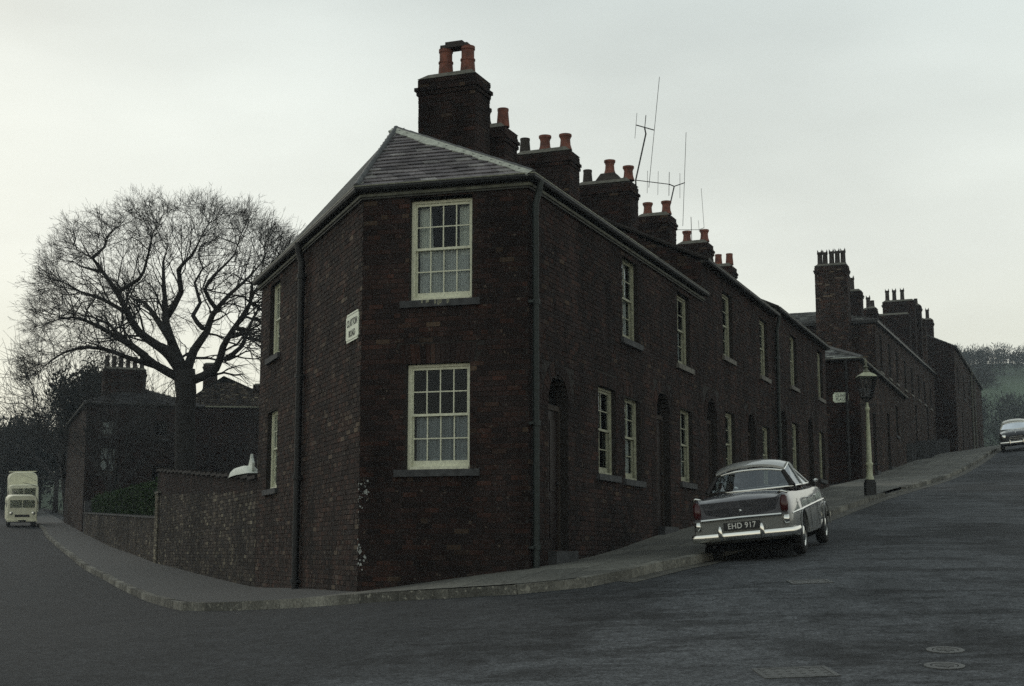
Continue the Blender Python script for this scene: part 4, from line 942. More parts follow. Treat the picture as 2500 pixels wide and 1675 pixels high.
o = base_of(PL(37)); lw_ = empty('low_wall', o, label='low brick garden wall beneath the clipped green hedge', cat='wall')
L0, L1 = 23.8, 51.6; fl_ = Frame(PL(L1), -DL)
def ltop(x): t = L1 - x; return 2.65 + (3.49 - 2.65) * (t - 23.8) / 27.2
brick_wall(fl_, 0, L1 - L0, 1.0, ltop, root=lw_, mat='brick_garden', mortar='mortar_pale', ground=gpav, org=o)
for i in range(30):
    xa, xb = (L1 - L0) * i / 30, (L1 - L0) * (i + 1) / 30; za = ltop((xa + xb) / 2); c_ = MB(); c_.box(xa + .006, xb - .006, -.03, .26, za - .01, za + .05, T=fl_); c_.build('coping_stone', M['stone'], lw_, o)
gp = MB(); gp.box(-.25, .12, -.02, .3, 1.5, 4.1, T=fl_); gp.build('gate_post', M['stone'], lw_, o)

def leaf_cloud(n, sampler, size, seed=1, flat=.5):
    rg = np.random.default_rng(seed); c = sampler(rg, n); a = rg.normal(size=(n, 3)); a /= np.linalg.norm(a, axis=1, keepdims=True)
    b = rg.normal(size=(n, 3)); b -= a * (a * b).sum(1, keepdims=True); b /= np.linalg.norm(b, axis=1, keepdims=True)
    s1 = size * rg.uniform(.6, 1.4, (n, 1)); s2 = s1 * flat
    V_ = np.stack([c - a * s1, c - b * s2, c + a * s1, c + b * s2], 1).reshape(-1, 3)
    return V_, [(4 * i, 4 * i + 1, 4 * i + 2, 4 * i + 3) for i in range(n)]
o = base_of(PL(37, .8)); hd = empty('hedge', o, label='clipped green hedge growing behind the low garden wall', cat='hedge')
def hedge_top(t): return 3.80 + (4.15 - 3.80) * (t - 24) / 26 + .06 * np.sin(t * 1.7) + .05 * np.sin(t * 4.1)
def hs(rg, n):
    t = rg.uniform(24.1, 50.5, n); f = rg.random(n); d = np.where(f < .45, .28 + rg.normal(0, .05, n), rg.uniform(.3, 1.3, n)); zt = hedge_top(t); zb_ = np.array([2.65 + .031 * (x - 24) for x in t]) - .5
    z = np.where(f < .45, zb_ + (zt - zb_) * rg.random(n), zt + rg.normal(0, .05, n)); p = A2[None] + DL[None] * t[:, None] + NL[None] * d[:, None]
    return np.c_[p, z]
V_, F_ = leaf_cloud(26000, hs, .05, 3); mb = MB(); mb.v = [tuple(v) for v in V_]; mb.f = F_; mb.m = [0] * len(F_); mb.build('foliage', M['hedge'], hd, o)
core = MB()
ts_ = np.linspace(24.1, 50.5, 40)
for t in ts_:
    for d, z in ((.34, 1.6), (.34, hedge_top(t) - .06), (1.25, hedge_top(t) - .06), (1.25, 1.6)): p = PL(t, d); core.v.append((p[0], p[1], z))
for i in range(39):
    for j in range(3): core.f.append((4 * i + j, 4 * i + j + 1, 4 * i + 5 + j, 4 * i + 4 + j)); core.m.append(0)
core.build('dark_core', M['yew'], hd, o)  # solid dark sheet behind the leaves, painting in the hedge's inner shade

# villa beyond the hedge: facade towards the viewer, one narrow flank on the street
o = base_of(PL(54, 2.6)); vil = empty('villa', o, label='dark two-storey villa with hipped roof behind the bare tree', cat='house')
VZ = 8.95; V0 = 53.0; vw = 5.6; vd = 14.0
fv = Frame(PL(V0, 0), NL); fsd = Frame(PL(V0 + vd, 0), -DL)
wv = [(.70, 1.50, 7.35, 8.15, 0), (.68, 1.52, 5.5, 6.85, 0), (3.2, 4.0, 7.3, 8.2, 0), (3.2, 4.05, 4.4, 5.9, 0)]
brick_wall(fv, 0, vw, 2.2, VZ, holes=wv, root=vil, mat='brick_dim', org=o)
for i, h in enumerate(wv): window(vil, fv, *h[:4], cols=2, rows=2, org=o, mat='wood', curtain='full' if i < 2 else None)
brick_wall(fsd, 0, vd, 2.0, VZ, root=vil, mat='brick_side', org=o)
eaves(vil, [PL(V0 + vd, 0), PL(V0, 0), PL(V0, vw)], VZ, o, lip='lip_dim', cornice=False)
zr = VZ + .03; ra, rb = PL(V0 + 3.4, 2.8), PL(V0 + vd, 2.8); e0, e1, e2 = PL(V0 + vd, -.15), PL(V0 - .15, -.15), PL(V0 - .15, vw + .15)
roof_quad(vil, [p3(e1, zr), p3(e2, zr), p3(ra, zr + 1.2), p3(ra, zr + 1.2)], o, gauge=.3, width=.4, mat='slate_dark'); roof_quad(vil, [p3(e0, zr), p3(e1, zr), p3(rb, zr + 1.2), p3(ra, zr + 1.2)], o, gauge=.3, width=.4, mat='slate_dark')
e3 = PL(V0 + vd, vw + .15)
mb = MB(); mb.add([p3(e2, zr), p3(e3, zr), p3(rb, zr + 1.2), p3(ra, zr + 1.2)], [(0, 1, 2, 3)]); q = [PL(V0, vw), PL(V0 + vd, vw), PL(V0 + vd, 0)]; mb.add([p3(q[0], 1), p3(q[1], 1), p3(q[1], VZ), p3(q[0], VZ), p3(q[2], 1), p3(q[2], VZ)], [(0, 1, 2, 3), (1, 4, 5, 2)]); mb.build('rear_wall', M['mortar'], vil, o)
cf = Frame(PL(V0 + 2.2, .9), NL)
stack(vil, 0, 0, 2.15, 8.9, 11.0, [(-99, 'plain', 'sootpot', 0)][:0], o, th=.8, fr_fn=cf)
st_ = [c for c in vil.children if c.name.startswith('chimney_stack')][-1]
for k in range(6):
    pb_ = MB(); pb_.lathe(pot_profile('square'), 12, cf(.2 + k * .35, .4, 11.08), cap=False); shade_auto(pb_.build('chimney_pot', M['sootpot'], st_, o))
vp = MB(); vp.tube([fv(4.75, -.1, 2.4), fv(4.75, -.1, VZ)], .06, 8); vp.build('downpipe', M['lip_dim'], vil, o)
vl = MB(); vl.tube([fv(4.95, -.1, 2.4), fv(4.95, -.1, VZ)], .03, 6); vl.build('waste_pipe', M['black_iron'], vil, o)

o = tuple(at_depth(560, 1240, 82)); o = (o[0], o[1], 2.6); bh = empty('back_house', o, label='gabled brick house partly hidden between the bare tree and the corner house', cat='house')
BZ = 9.9; bfr = Frame(at_depth(478, 990, 82)[:2], np.array([1.0, .12])); bw = 6.5
wb = [(3.55, 4.35, 6.2, 7.2, 0)]
brick_wall(bfr, 0, bw, 2.4, BZ, holes=wb, root=bh, mat='brick_dim', org=o); window(bh, bfr, *wb[0][:4], cols=2, rows=2, org=o, mat='cream_old', curtain='full')
lp = MB(); lp.box(-.2, bw + .2, -.2, .0, BZ, BZ + .08, T=bfr); lp.build('parapet_coping', M['lip'], bh, o)
lb = MB(); lb.box(0, bw, .012, 6, 2.4, BZ - .01, T=bfr, skip=('f',)); lb.build('rear_wall', M['mortar'], bh, o)
gfr = Frame(bfr(-1.6, 3.0, 0)[:2], bfr.d)
brick_wall(gfr, 0, 7.6, BZ, lambda x: BZ + .2 + 1.9 * max(0, 1 - abs(x - 2.9) / (2.9 if x < 2.9 else 4.7)), root=bh, mat='brick_garden', org=o)
gr = MB(); gr.add([gfr(-.1, -.1, BZ + .1), gfr(2.9, -.1, BZ + 2.2), gfr(2.9, 5, BZ + 2.2), gfr(-.1, 5, BZ + .1), gfr(7.7, -.1, BZ + .1), gfr(7.7, 5, BZ + .1)], [(0, 1, 2, 3), (1, 4, 5, 2)]); gr.build('roof', M['slate_roof'], bh, o)
stack(bh, 0, 0, .9, BZ + .2, BZ + 1.75, [], o, th=.7, fr_fn=Frame(gfr(4.6, .6, 0)[:2], bfr.d))
stack(bh, 0, 0, .8, BZ + 1.2, BZ + 3.0, [], o, th=.7, fr_fn=Frame(gfr(1.6, .8, 0)[:2], bfr.d))

# white hump with an upright pointed flap on the garden wall top
t0 = 9.6; zt = gtop(G1 - t0) + .07; q = PL(t0, .11); o = (q[0], q[1], zt); wr = empty('white_cover', o, rz=math.atan2(-DL[1], -DL[0]), label='white rounded cover with an upright pointed flap lying on the garden wall', cat='cover'); wr.scale = (.82, .82, .82)
mb = MB(); n = 12
for i in range(n + 1):
    a = i / n; x = -2.0 + 2.85 * a; h = .22 * (min(1, a * 4.0) ** .6) * (min(1, (1 - a) * 5) ** .6) + .004; w = .16 + .10 * math.sin(math.pi * a)
    for yy, zz in ((-w, 0), (-w * .9, h * .6), (-w * .5, h), (w * .5, h), (w * .9, h * .6), (w, 0)): mb.v.append((x, yy, zz))
for i in range(n):
    for j in range(5): mb.f.append((6 * i + j, 6 * i + 6 + j, 6 * i + 7 + j, 6 * i + 1 + j)); mb.m.append(0)
mb.build('hump', M['cloth_white'], wr, smooth=True)
mb = MB(); P = [(.18, 0, .12), (.80, 0, .08), (.82, 0, .26), (.72, 0, .33), (.62, 0, .40), (.56, 0, .50), (.48, 0, .38), (.32, 0, .26)]
mb.add([(p[0], -.03, p[2]) for p in P] + [(p[0], .03, p[2]) for p in P], [tuple(range(8)), tuple(reversed(range(8, 16)))] + [(k, 8 + k, 8 + (k + 1) % 8, (k + 1) % 8) for k in range(8)]); mb.build('flap', M['cloth_white'], wr)

# ------------------------------------------------------------------ trees
class Tree:
    def __init__(s, seed): s.env = None; s.rg = random.Random(seed); s.big = MB(); s.tw = MB()
    def limb(s, pts, r0, r1, n=8):
        k = len(pts); s.big.tube(pts, [r0 + (r1 - r0) * (i / (k - 1)) for i in range(k)], n)
    def grow(s, p, d, ln, r, lev, bias):
        """a crooked shoot that keeps forking; bias: preferred direction"""
        rg = s.rg; n = 4 if lev < 2 else 3; pts = [Vector(p)]; rad = [r]; dd = Vector(d).normalized()
        for i in range(n):
            w = Vector((rg.gauss(0, 1), rg.gauss(0, 1), rg.gauss(0, 1))) * (.26 if lev < 2 else .15)
            dd = (dd + w + bias * .16).normalized(); q = pts[-1] + dd * (ln / n)
            if s.env and i and s.env(q) > 1.03 + rg.uniform(-.10, .08): break
            pts.append(q); rad.append(r * (1 - .55 * (i + 1) / n))
        n = len(pts) - 1

        (s.big if lev < 2 else s.tw).tube(pts, rad, 5 if lev < 2 else 3, cap=False)
        if lev >= s.maxlev: return
        kids = s.kids[lev]
        for c in range(kids):
            f = rg.uniform(.25, 1.0); i = min(n - 1, int(f * n)); q = pts[i].lerp(pts[i + 1], f * n - i)
            loc = (pts[i + 1] - pts[i]).normalized(); side = loc.orthogonal(); side.rotate(Matrix.Rotation(rg.uniform(0, 6.283), 3, loc))
            nd = (loc * .85 + side * rg.uniform(.35, .85)).normalized()
            s.grow(q, nd, ln * rg.uniform(.50, .80), max(rad[i] * .55, s.rmin), lev + 1, bias)
def limb_points(pix, Y0, Y1):
    n = len(pix); out_ = []
    for i, (x, y) in enumerate(pix): out_.append(Vector(at_depth(x * .4465, 400 + y * .4465, Y0 + (Y1 - Y0) * (i / (n - 1)))))
    return out_
YT = 50.0
o = at_depth(452, 1250, YT); o = (o[0], o[1], H(o[0], o[1])); big = empty('bare_tree', o, label='tall bare spreading tree in the garden behind the wall', cat='tree', group='bare trees by the left street')
T_ = Tree(11); T_.maxlev = 4; T_.kids = [5, 4, 3, 2]; T_.rmin = .0038
ec = at_depth(450, 900, YT)
def crown_env(q):
    dz = abs(q.z - ec[2]) / (5.8 if q.z > ec[2] else 3.2); return (abs((q.x - ec[0]) / 5.1) ** 2.6 + abs((q.y - ec[1]) / 5.6) ** 2.6 + dz ** 2.6) ** (1 / 2.6)
T_.env = crown_env
base = Vector(o)
tr = [base + Vector((0, 0, -.2)), base + Vector((.03, 0, 1.0))] + limb_points([(1012, 1400), (1018, 1250), (1005, 1130)], YT, YT)
trunk = MB(); trunk.tube(tr, [.55, .40, .35, .36, .40], 12)
limbs = [([(1000, 1150), (930, 1050), (870, 1000), (760, 920), (700, 820), (640, 700), (560, 590), (510, 520), (400, 460), (310, 400), (200, 300)], YT, YT - 2, .25, .035),
    ([(640, 700), (760, 630), (800, 540), (830, 400), (880, 260), (860, 190)], YT - 1, YT - 3, .10, .025),
    ([(510, 510), (575, 450), (590, 390), (650, 280), (690, 210)], YT - 1.5, YT + 1, .08, .022),
    ([(1000, 1120), (950, 1000), (905, 860), (905, 780), (895, 650), (895, 530), (920, 420), (890, 280), (900, 170)], YT, YT + 2.5, .22, .03),
    ([(905, 850), (990, 700), (975, 580), (1050, 500), (1100, 400), (1180, 250), (1200, 190)], YT + 1, YT - 2, .15, .025),
    ([(935, 970), (850, 840), (790, 760), (700, 720), (670, 560), (690, 380), (640, 230)], YT, YT + 4, .15, .025),
    ([(1020, 1140), (1060, 1020), (1130, 920), (1160, 830), (1250, 720), (1340, 640), (1430, 540), (1500, 420), (1600, 300)], YT, YT + 1, .22, .03),
    ([(1110, 900), (1055, 830), (1095, 760), (1065, 650), (1110, 570), (1080, 480), (1150, 380), (1130, 260)], YT, YT + 3, .11, .022),
    ([(1180, 790), (1120, 690), (1180, 600), (1280, 500), (1320, 380), (1420, 250)], YT, YT - 3, .10, .022),
    ([(1040, 1190), (1180, 1120), (1220, 1000), (1280, 900), (1370, 760), (1380, 650), (1480, 560), (1560, 480)], YT, YT - 2, .20, .03),
    ([(1230, 1070), (1320, 1000), (1360, 900), (1420, 780), (1500, 700)], YT - .5, YT + 2, .12, .025),
    ([(980, 1170), (850, 1100), (740, 1010), (640, 950), (520, 880), (400, 840), (250, 870), (100, 930), (10, 940)], YT, YT - 4, .20, .025),
    ([(800, 1050), (640, 930), (600, 880), (480, 830), (330, 800), (200, 760), (110, 770)], YT, YT + 2, .13, .022),
    ([(700, 820), (560, 740), (440, 700), (330, 640), (220, 650), (140, 720)], YT, YT - 3, .10, .02),
    ([(560, 590), (440, 560), (350, 500), (230, 480), (150, 420)], YT - 1, YT + 2, .08, .02),
    ([(860, 1110), (700, 1060), (560, 1010), (420, 1010), (300, 1060), (200, 1150)], YT, YT - 2, .12, .02)]
NODES = []
fork = Vector(at_depth(1005 * .4465, 400 + 1000 * .4465, YT))
for pix, ya, yb, r0, r1 in limbs:
    r0 *= .85; r1 = .010; P0 = limb_points(pix, ya, yb); P = []
    for i in range(len(P0) - 1):
        a_, b_, c_, d_ = P0[max(i - 1, 0)], P0[i], P0[i + 1], P0[min(i + 2, len(P0) - 1)]
        for h_ in (0, .5): P.append(.5 * ((2 * b_) + (c_ - a_) * h_ + (2 * a_ - 5 * b_ + 4 * c_ - d_) * h_ ** 2 + (3 * b_ - a_ - 3 * c_ + d_) * h_ ** 3))
    P.append(P0[-1])
    while len(P) > 4 and crown_env(P[-1]) > .93: P.pop()
    T_.limb(P, r0, r1); NODES += [(p_, r0 + (r1 - r0) * j_ / len(P)) for j_, p_ in enumerate(P) if j_ > len(P) * .3]
    k = len(P)
    for i in range(1, k):
        seg = P[i] - P[i - 1]; f_ = i / (k - 1); cnt = 1 if f_ < .35 else 2
        if i == k - 1: cnt = 4
        for c in range(cnt):
            q = P[i - 1].lerp(P[i], T_.rg.uniform(.2, 1.0)); outw = (q - fork); outw.normalize(); bias = (outw + Vector((0, 0, .35))).normalized()
            if f_ < .3 and T_.rg.random() < .6: continue
            loc = seg.normalized(); side = loc.orthogonal(); side.rotate(Matrix.Rotation(T_.rg.uniform(0, 6.283), 3, loc))
            nd = (loc * .5 + side * .7 + bias * .5).normalized()
            T_.grow(q, nd, T_.rg.uniform(1.0, 2.2) * (1.0 if f_ > .5 else .85), max(.013, (r0 + (r1 - r0) * f_) * .34), 1, bias)
rg_ = T_.rg; T_.kids = [5, 4, 3, 3]
for k in range(250):
    a = rg_.uniform(0, 6.283); sz = rg_.uniform(-.25, 1.0); rr_ = math.sqrt(max(0, 1 - sz * sz)); q = Vector((ec[0] + 5.1 * rr_ * math.cos(a), ec[1] + 5.6 * rr_ * math.sin(a), ec[2] + (5.8 if sz > 0 else 3.2) * sz))
    cen = Vector(ec); e_ = crown_env(q); q = cen + (q - cen) * (.97 / e_)
    nd_, rn = min(NODES, key=lambda t: (t[0] - q).length + rg_.uniform(0, .8)); d_ = q - nd_; Ld = d_.length
    if Ld < .4 or Ld > 4.5: continue
    P = [nd_]
    for i in range(1, 6): P.append(nd_ + d_ * (i / 5) + Vector((rg_.gauss(0, 1), rg_.gauss(0, 1), rg_.gauss(0, 1))) * .06 * Ld * math.sin(math.pi * i / 5) + Vector((0, 0, .10 * Ld * math.sin(math.pi * i / 5))))
    r_ = min(rn * .5, .012 + .010 * Ld); T_.big.tube(P, [r_ * (1 - .14 * i) for i in range(6)], 5, cap=False)
    for i in range(1, 6):
        for c in range(1 if i < 4 else 2):
            b_ = (P[i] - fork).normalized(); l_ = (P[i] - P[i - 1]).normalized(); sd_ = l_.orthogonal(); sd_.rotate(Matrix.Rotation(rg_.uniform(0, 6.283), 3, l_)); T_.grow(P[i - 1].lerp(P[i], rg_.random()), (l_ * .7 + sd_ * .6 + b_ * .4).normalized(), rg_.uniform(.6, 1.2), r_ * .5, 2, b_)
trunk.build('trunk', M['bark'], big, o, smooth=True)
cr_ = T_.big.build('crown', M['bark'], big, o, smooth=True); T_.tw.build('twigs', M['twig'], cr_, o)
print('tree faces', len(T_.tw.f), len(T_.big.f))

def bare_tree(name, x, y, hgt, spread, label, seed, kids=(5, 4, 4), r0=.2, lean=0.0, group='bare trees by the left street', first=6, rmin=.009):
    z = H(x, y) if abs(x) < 45 and y < 115 else 0; o = (x, y, z); root = empty(name, o, label=label, cat='tree', group=group); t = Tree(seed); t.maxlev = 3; t.kids = [5] + list(kids); t.rmin = rmin
    rg = t.rg; th = hgt * .22; tk = MB(); top = Vector((x + lean * th, y, z + th)); tk.tube([(x, y, z - .2), (x + lean * th * .5, y, z + th * .5), top], [r0 * 1.35, r0 * 1.05, r0], 8); tk.build('trunk', M['bark'], root, o, smooth=True)
    for i in range(first):
        a = 6.283 * i / first + rg.uniform(-.3, .3); el = rg.uniform(.35, 1.3); d = Vector((math.cos(a) * math.cos(el) * spread, math.sin(a) * math.cos(el) * spread, math.sin(el))); ln = (hgt - th) * rg.uniform(.5, .62)
        b = (d.normalized() + Vector((0, 0, .3))).normalized(); t.grow(top, d, ln, r0 * .55, 0, b)
    c = t.big.build('crown', M['bark'], root, o, smooth=True); t.tw.build('twigs', M['twig'], c, o)
    return root
p = at_depth(168, 1240, 84); bare_tree('bare_tree', p[0], p[1], 12.0, 1.25, 'bare bushy tree at left, over the cream van', 21, (6, 5, 4), .17, -.15, first=8, rmin=.014)
p = at_depth(245, 1240, 66); bare_tree('bare_tree', p[0] + .6, p[1], 8.6, 1.0, 'slim bare tree in front of the villa, left of the big tree', 23, (5, 4, 4), .13, -.1, first=7, rmin=.012)
p = at_depth(25, 1240, 110); bare_tree('bare_tree', p[0], p[1], 12.0, 1.2, 'bare tree at the far left edge of the view', 27, (5, 5, 4), .17, .05, first=8, rmin=.014)
p = at_depth(135, 1240, 106); bare_tree('bare_tree', p[0], p[1], 11.5, 1.2, 'bare tree far up the left street, behind the dark evergreen', 29, (5, 5, 4), .17, .0, first=8, rmin=.014)
p = at_depth(690, 1240, 64); bare_tree('bare_tree', p[0], p[1], 7.0, 1.0, 'small bare tree half hidden by the corner house', 25, (5, 4, 3), .10, first=6, rmin=.01)

def evergreen(u, v, Y, rx, rz, label, seed, n=9000, size=.16):
    c = at_depth(u, v, Y); g = H(c[0], c[1]); o = (c[0], c[1], g); root = empty('evergreen_tree', o, label=label, cat='tree', group='evergreens by the left street')
    tk = MB(); tk.tube([(c[0], c[1], g - .2), (c[0] + .1, c[1], g + (c[2] - g) * .6), (c[0], c[1], c[2] + rz * .3)], [.22, .16, .06], 8); tk.build('trunk', M['bark'], root, o)
    def smp(rg, n_):
        m = 46; cc = rg.normal(size=(m, 3)); cc /= np.linalg.norm(cc, axis=1, keepdims=True); cc *= rg.uniform(.35, 1.0, (m, 1)); k = rg.integers(0, m, n_); off = rg.normal(0, .17, (n_, 3)); off[:, 2] -= np.abs(rg.normal(0, .12, n_))
        return np.array([c[0], c[1], c[2]]) + (cc[k] + off) * np.array([rx, rx, rz])
    V_, F_ = leaf_cloud(n, smp, size, seed, .35); mb = MB(); mb.v = [tuple(q) for q in V_]; mb.f = F_; mb.m = [0] * len(F_); mb.build('crown', M['yew'], root, o)
evergreen(100, 1080, 112, 3.1, 3.2, 'dark drooping evergreen over the left street behind the cream van', 31)
evergreen(215, 985, 84, 2.2, 2.3, 'dark evergreen clump beside the villa roof', 33, 7000)
evergreen(10, 1110, 118, 3.2, 2.5, 'dark evergreen at the far left edge', 35, 7000)

# ------------------------------------------------------------------ street lamp
def road_hit(u, v, off=0.0):
    r = ray(u, v); k = 5.0
    while EYE + r[2] * k > H(r[0] * k, r[1] * k) + off and k < 120: k += .05
    return r[0] * k, r[1] * k
lx, ly = road_hit(2125, 1209, PAVE); lz = gpav(lx, ly); lamp = empty('street_lamp', (lx, ly, lz), label='pale green gas street lamp with glass lantern on the pavement', cat='street lamp')
mb = MB(); mb.box(-.13, .13, -.13, .13, -.1, .34); mb.box(-.11, .11, -.11, .11, .34, .40); mb.build('plinth', M['black_iron'], lamp)
mb = MB(); mb.lathe([(.11, .40), (.105, .46), (.085, .50), (.08, .75), (.10, .78), (.10, .82), (.072, .85), (.06, 1.4), (.044, 2.2), (.065, 2.23), (.07, 2.27), (.04, 2.30), (.03, 2.42)], 14); shade_auto(mb.build('post', M['lamp_post'], lamp))
mb = MB(); mb.tube([(-.02, 0, .80), (.28, 0, .80)], .018, 6); mb.tube([(-.25, 0, 2.36), (.25, 0, 2.36)], .016, 6); mb.build('ladder_bar', M['black_iron'], lamp)
lan = MB(); b0, b1, z0, z1 = .12, .23, 2.55, 3.08
lan.tube([(0, 0, 2.36), (0, 0, 2.55)], .03, 8)
for sx, sy in ((1, 1), (1, -1), (-1, 1), (-1, -1)):
    lan.tube([(sx * b0, sy * b0, z0), (sx * b1, sy * b1, z1)], .014, 6); lan.tube([(0, 0, 2.42), (sx * b0, sy * b0, z0)], .012, 5)
for b_, z in ((b0, z0), (b1, z1)):
    for s1, s2 in (((1, 1), (1, -1)), ((1, -1), (-1, -1)), ((-1, -1), (-1, 1)), ((-1, 1), (1, 1))): lan.tube([(s1[0] * b_, s1[1] * b_, z), (s2[0] * b_, s2[1] * b_, z)], .014, 6)
lant = lan.build('lantern', M['black_iron'], lamp)
for k in range(4):
    a = k * math.pi / 2; c, s = round(math.cos(a)), round(math.sin(a)); f = lambda x, y, z: (x * c - y * s, x * s + y * c, z)
    g = MB(); g.add([f(-b0, -b0, z0), f(b0, -b0, z0), f(b1, -b1, z1), f(-b1, -b1, z1)], [(0, 1, 2, 3)]); g.build('pane', M['glass'], lant)
mb = MB(); mb.lathe([(.33, 0), (.32, .03), (.24, .08), (.13, .13), (.07, .15)], 4, (0, 0, 3.08)); cpo = mb.build('cap', M['lamp_post'], lamp); cpo.rotation_euler = (0, 0, R(45))
mb = MB(); mb.lathe([(.09, 3.20), (.10, 3.24), (.05, 3.28), (.045, 3.34), (.075, 3.36), (.03, 3.40), (.028, 3.43), (.045, 3.47), (.035, 3.52), (.004, 3.60)], 12); shade_auto(mb.build('finial', M['lip'], lamp))
mb = MB(); mb.tube([(0, 0, 2.56), (0, 0, 2.78)], .012, 6); mb.lathe([(.02, 2.78), (.035, 2.84), (.02, 2.9)], 8); mb.build('burner', M['black_iron'], lant)

# ------------------------------------------------------------------ street name plates
def text_mesh(txt, size, name, mat):
    cu = bpy.data.curves.new(name, 'FONT'); cu.body = txt; cu.size = size; cu.align_x = 'CENTER'; cu.align_y = 'CENTER'; cu.extrude = .0015; cu.space_character = 1.08; cu.offset = size * .012
    ob = bpy.data.objects.new(name, cu); COL.objects.link(ob); dg = bpy.context.evaluated_depsgraph_get(); dg.update(); me = bpy.data.meshes.new_from_object(ob.evaluated_get(dg)); bpy.data.objects.remove(ob); bpy.data.curves.remove(cu)
    me.materials.clear(); me.materials.append(mat); me.name = name; return me
def name_plate(fr, xc, zc, w, h, lines, sizes, label):
    p = fr(xc, -.012, zc); root = empty('street_sign', p, rz=fr.rz, label=label, cat='street sign', group='enamel street-name plates')
    n = .045; O = [(-w / 2 + n, -h / 2), (w / 2 - n, -h / 2), (w / 2 - n, -h / 2 + n), (w / 2, -h / 2 + n), (w / 2, h / 2 - n), (w / 2 - n, h / 2 - n), (w / 2 - n, h / 2), (-w / 2 + n, h / 2), (-w / 2 + n, h / 2 - n), (-w / 2, h / 2 - n), (-w / 2, -h / 2 + n), (-w / 2 + n, -h / 2 + n)]
    mb = MB(); k = len(O); mb.add([(x, -.008, z) for x, z in O] + [(x, .008, z) for x, z in O], [tuple(range(k)), tuple(reversed(range(k, 2 * k)))] + [(i, k + i, k + (i + 1) % k, (i + 1) % k) for i in range(k)])
    mb.build('plate', M['sign_white'], root)
    for (t_, sx, z), s_ in zip(lines, sizes):
        o_ = link('lettering', text_mesh(t_, s_, 'lettering', M['sign_black']), root, (0, -.0105, z), (R(90), 0, 0)); o_.scale = (sx, 1, 1)
    bd = MB()
    for z in (h / 2 - .03, -h / 2 + .03): bd.box(-w / 2 + .07, w / 2 - .07, -.0095, -.008, z - .004, z + .004)
    bd.build('border_line', M['lip_dim'], root)
name_plate(FL, LL - .50, 5.0, .74, .44, [('CLAYTON', .82, .065), ('ROAD', .9, -.10)], [.155, .145], 'white enamel street-name plate on the left wall of the corner house')
name_plate(Frame(PR(33.4, 7.0), -NR), 7.0 - .68, 7.18, .56, .36, [('CLINN', .8, .06), ('PLACE', .8, -.07)], [.15, .15], 'white enamel street-name plate on the low building beside the lamp post')

# ------------------------------------------------------------------ television aerials
def aerial(Y, rods, label):
    """rods: (pixels, radius); Y is the depth of the stack that carries the mast"""
    first = at_depth(*rods[0][0][0], Y); root = empty('television_aerial', tuple(first), label=label, cat='aerial', group='television aerials on the chimneys')
    for pix, r, nm in rods:
        mb = MB(); mb.tube([at_depth(u, v, Y + (dy if len(q) > 2 else 0)) for q in pix for (u, v, dy) in [(q[0], q[1], q[2] if len(q) > 2 else 0)]], r, 6); mb.build(nm, M['aerial'], root, tuple(first))
y4 = float(PR(14.4, 2.6)[1])
aerial(y4, [([(1553, 470), (1552, 440), (1577, 326)], .022, 'mast'), ([(1552, 305), (1598, 318)], .014, 'boom'), ([(1555, 276), (1550, 338)], .006, 'element'), ([(1577, 281), (1574, 313)], .011, 'element'), ([(1610, 188), (1584, 458)], .0075, 'element'), ([(1574, 313), (1577, 328)], .02, 'bracket')], 'H-shaped television aerial with a very long rod on the leaning mast')
y5 = float(PR(18.3, 2.7)[1])
aerial(y5, [([(1633, 520), (1634, 508), (1646, 455)], .02, 'mast'), ([(1553, 440), (1634, 450)], .012, 'boom'), ([(1646, 455), (1672, 446)], .014, 'boom'), ([(1634, 450), (1646, 455)], .016, 'bracket'), ([(1581, 417), (1580, 472)], .006, 'element'), ([(1607, 418), (1606, 476)], .006, 'element'), ([(1634, 420), (1633, 478)], .009, 'element'), ([(1660, 423), (1660, 484)], .006, 'element'), ([(1675, 323), (1667, 552)], .0075, 'element')], 'long horizontal television aerial with upright rods on the middle chimney')
y6 = float(PR(22.2, 3.0)[1])
aerial(y6, [([(1689, 592), (1687, 530)], .010, 'mast'), ([(1649, 561), (1706, 561)], .008, 'boom'), ([(1712, 460), (1719, 556)], .006, 'element'), ([(1705, 538), (1707, 566)], .005, 'element'), ([(1706, 561), (1719, 556)], .008, 'bracket')], 'small thin television aerial between the farther red pots')

